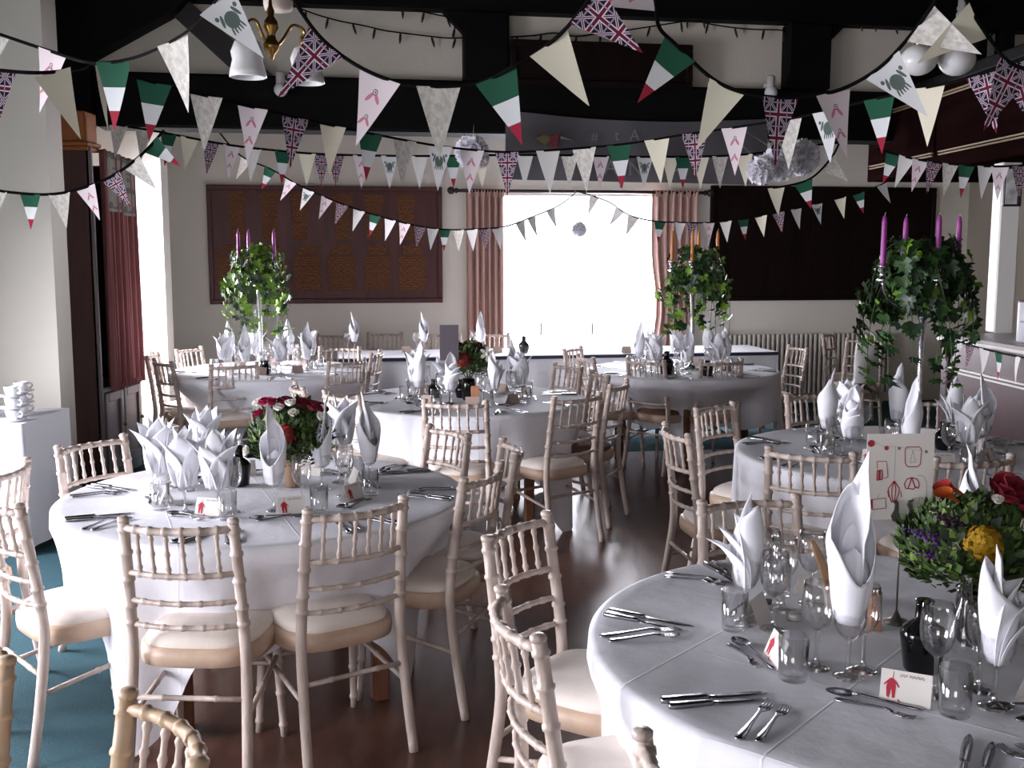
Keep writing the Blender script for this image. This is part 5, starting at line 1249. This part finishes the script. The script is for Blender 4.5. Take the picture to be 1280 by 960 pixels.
bunting('small-flag bunting hanging in front of the red curtain at the left edge', [(-20, 234, 6.2), (10, 240, 6.2), (60, 243, 6.25), (100, 236, 6.3), (140, 220, 6.35), (175, 195, 6.4), (205, 163, 6.5)],
        [(-4, 'map'), (38, 'tri'), (74, 'map'), (107, 'pink'), (139, 'union'), (165, 'map'), (189, 'tri')], .118, .205, .008)
bunting('bunting crossing the gold lettered honours board down to the pink curtain', [(270, 160, 9.7), (300, 194, 9.7), (340, 212, 9.7), (375, 232, 9.75), (420, 252, 9.8), (460, 266, 9.9), (515, 281, 9.9), (560, 287, 10), (600, 286, 10), (632, 283, 10.1), (668, 270, 10.5), (700, 256, 10.9), (722, 239, 11.36)],
        [(308, 'map'), (338, 'tri'), (364, 'pink'), (386, 'frog'), (409, 'pink'), (428, 'union'), (449, 'white'), (469, 'tri'), (488, 'white'), (506, 'pink'), (525, 'union'), (541, 'white'), (556, 'tri'), (573, 'map'), (590, 'white'), (606, 'union'), (622, 'white'), (650, 'map'), (664, 'white'), (688, 'white')], .112, .205, .007)
bunting('bunting crossing the dark honours board down to the garden door', [(722, 239, 11.36), (760, 252, 10.9), (785, 268, 10.6), (815, 276, 10.4), (850, 278, 10.4), (890, 278, 10.4), (935, 273, 10.45), (985, 263, 10.5), (1040, 250, 10.5), (1090, 236, 10.5), (1130, 214, 10.5)],
        [(743, 'map'), (775, 'white'), (792, 'map'), (825, 'tri'), (850, 'white'), (865, 'union'), (886, 'pink'), (907, 'white'), (929, 'tri'), (951, 'cream'), (973, 'union'), (995, 'white'), (1021, 'frog'), (1050, 'cream'), (1073, 'tri'), (1102, 'white')], .118, .205, .007)
bunting('bunting over the bar side, in front of the canopy mouldings', [(1096, 186, 7.0), (1116, 192, 7.0), (1150, 200, 6.9), (1200, 206, 6.8), (1250, 208, 6.7), (1300, 205, 6.6)],
        [(1118, 'tri'), (1134, 'white'), (1151, 'pink'), (1168, 'union'), (1188, 'map'), (1208, 'tri'), (1232, 'white'), (1250, 'pink'), (1275, 'union')], .105, .205, .007)
bunting('loop of bunting beside the white tissue balls', [(1052, 172, 7.6), (1040, 196, 7.6), (1015, 222, 7.6), (985, 232, 7.6), (955, 236, 7.6)], [(1034, 'map'), (1004, 'tri'), (970, 'cream')], .13, .2, .007)
bunting('bunting pinned along the bar counter edge', [(1190, 424, 6.95), (1215, 432, 6.75), (1250, 441, 6.4), (1290, 449, 6.0)], [(1198, 'white'), (1213, 'union'), (1231, 'white'), (1249, 'tri'), (1272, 'white')], .085, .17, .006)

# ------------------------------------------------------------------ tissue paper balls
TISSUE = pm('white_tissue_paper', (244, 242, 250), .9)
TISSUE.node_tree.nodes['Principled BSDF'].inputs['Subsurface Weight'].default_value = .6
TISSUE.node_tree.nodes['Principled BSDF'].inputs['Subsurface Radius'].default_value = (.05, .05, .05)
def tissue_ball(label, p, r, seed):
    end = (0, DT + TK * p.x - .01, zb + .06) if p.y < 9 else (0, D0 - .13 + TK * p.x, zt + .02)
    rnd = random.Random(seed); b = MB(); b.sphere((0, 0, 0), r * .62, n=12, m=8)
    for i in range(150):
        d = Vector((rnd.gauss(0, 1), rnd.gauss(0, 1), rnd.gauss(0, 1))).normalized(); M = orient(d, Vector((.2, .3, 1)), rnd.uniform(0, 3.1)); w = r * rnd.uniform(.32, .5)
        def f(u, v): return tuple(d * r * .45 + M @ Vector(((u - .5) * 2 * w * (.4 + .6 * v), r * (.55 * v) + r * .03 * math.sin(u * 14), .12 * r * math.sin((u - .5) * 5) * v)))
        b.grid(f, 5, 2)
    t = thing('tissue_ball', label, 'paper ball', p, 0, 'hanging tissue paper balls'); ob('ruffles', b.mesh('ruffles', TISSUE), t)
    ob('thread', MB().tube([(0, 0, r * .5), (0, end[1] - p.y, end[2] - p.z)], .0007, 4).mesh('thread', TISSUE), t)
tissue_ball('white tissue paper ball hanging lowest beside the grey banner, nearest the door', at_y(951, 213, 7.4), .095, 1)
tissue_ball('white tissue paper ball in the middle of the hanging cluster', at_y(975, 203, 7.5), .12, 2)
tissue_ball('greyer tissue paper ball at the right end of the hanging cluster', at_y(1002, 197, 7.7), .125, 3)
tissue_ball('white tissue paper ball half hidden by flags at the left end of the banner', at_y(590, 190, 7.9), .12, 4)
tissue_ball('small tissue paper ball hanging in front of the bright garden door', at_y(724, 287, 10.6), .07, 5)

# ------------------------------------------------------------------ ceiling lamps
def chandelier(label, p, arms, top, shade):
    t = thing('chandelier', label, 'lamp', p)
    b = MB().lathe([(0, -.09), (.008, -.085), (.012, -.07), (.03, -.05), (.034, -.03), (.02, -.01), (.016, .01), (.03, .035), (.026, .06), (.012, .08), (.016, .1), (.008, .12), (.006, .15)], 16); ob('body', b.mesh('body', BRASS), t)
    ob('rod', MB().tube([(0, 0, .14), (0, 0, top)], .006, 6).mesh('rod', BRASS), t)
    for (ax, ay) in arms:
        P = smooth_path([(ax * .12, ay * .12, -.04), (ax * .35, ay * .35, .0), (ax * .6, ay * .6, .055), (ax * .9, ay * .9, .05), (ax, ay, .02)], 5)
        a = ob('arm', MB().tube(P, .0065, 7).mesh('arm', BRASS), t)
        ob('holder', MB().lathe([(.012, .03), (.022, .02), (.024, -.01), (.016, -.02)], 12, (ax, ay, 0)).mesh('holder', BRASS), a)
        if shade == 'globe': m = MB().sphere((ax, ay, -.075), .085, .085, .072, n=18, m=12)
        else: m = MB().lathe([(.02, -.01), (.05, -.03), (.066, -.07), (.06, -.1), (.07, -.14), (.074, -.165), (.068, -.168), (.05, -.1), (.02, -.02)], 18, (ax, ay, 0), cap=False)
        ob('shade', m.mesh('shade', OPAL), t)
chandelier('brass chandelier with frilled white glass shades above the left tables', at_y(339, 46, 4.4), [(-.085, -.05), (.12, .1)], 2.0 - .55, 'frill')
chandelier('brass chandelier with white glass globes above the bar side', at_y(1166, 56, 5.2), [(-.075, -.03), (.11, -.02)], 1.3, 'globe')
t = thing('candle_lamp', 'white tubular lamp sleeve hanging above the left brass chandelier', 'lamp', at_y(348, 13, 4.5))
ob('sleeve', MB().lathe([(.055, 0), (.06, .02), (.06, .2), (.05, .21)], 18).mesh('sleeve', pm('ivory_sleeve', (206, 194, 184), .6)), t); ob('hanger', MB().tube([(0, 0, .2), (0, 0, 4.0 - t.location.z)], .004, 5).mesh('hanger', BRASS), t)
for px, py, lab in ((351, 104, 'small white spotlight on the tie beam above the tricolour flags'), (962, 108, 'small white spotlight on the tie beam above the tissue balls'), (1201, 12, 'grey spotlight bracket at the top right above the canopy')):
    u, z = tw(px, py, DT - .08); p = Vector((u * math.cos(SK), DT - .08 + u * math.sin(SK), z))
    t = thing('spotlight', lab, 'lamp', p, SK, 'spotlights on the timber truss')
    ob('housing', MB().lathe([(.03, 0), (.034, .01), (.034, .09), (.026, .1)], 14, (0, -.02, -.02)).mesh('housing', pm('grey_white_lamp', (196, 192, 190), .4)), t)
    ob('bulb', MB().sphere((0, -.03, -.05), .052).mesh('bulb', OPAL), t); ob('bracket', MB().bevel_box(-.012, .012, -.02, .09, .0, .03, .003).mesh('bracket', MAT['grey_white_lamp']), t)
# unlit fairy lights pinned along the plaster
BULB = MB().lathe([(.0, 0), (.009, -.012), (.010, -.05), (.006, -.075), (0, -.085)], 8).mesh('bulb', pm('dark_bulb', (26, 26, 24), .3))
def fairy(label, pts, n, D=DT + .09, white=False):
    P = [Vector((lambda u, z: (u, -.02, z))(*tw(x, y, D))) for x, y in pts]; Q = smooth_path(P, 6)
    o0 = Vector((0, D, 0)); t = thing('fairy_lights', label, 'string lights', o0, SK, 'unlit fairy light strings')
    ob('wire', MB().tube(Q, .0055, 5).mesh('wire', RIBBON), t)
    for i in range(n):
        p = Q[int((i + .5) / n * (len(Q) - 1))]; o_ = ob('bulb', BULB, t, p); o_.rotation_euler = (0, R(18 * math.sin(i * 2.3)), 0)
fairy('unlit fairy lights on the plaster above the left beam, lower run', [(372, 10), (396, 19), (425, 27), (456, 33), (482, 39), (520, 44), (556, 48), (578, 48)], 7)
fairy('unlit fairy lights on the plaster above the left beam, upper run', [(495, 8), (515, 13), (545, 19), (568, 26), (565, 46)], 4)
fairy('unlit fairy lights on the plaster above the plain dark board', [(638, 47), (668, 45), (692, 42), (720, 46), (750, 42), (785, 38), (825, 32), (862, 26), (890, 21)], 9)
fairy('unlit fairy lights on the plaster between the plain dark board and the second post', [(850, 20), (870, 27), (900, 33), (935, 37), (970, 38), (984, 40)], 5)
fairy('unlit fairy lights on the plaster above the canopy', [(1070, 27), (1096, 28), (1130, 33), (1175, 36), (1215, 36), (1262, 34)], 7)
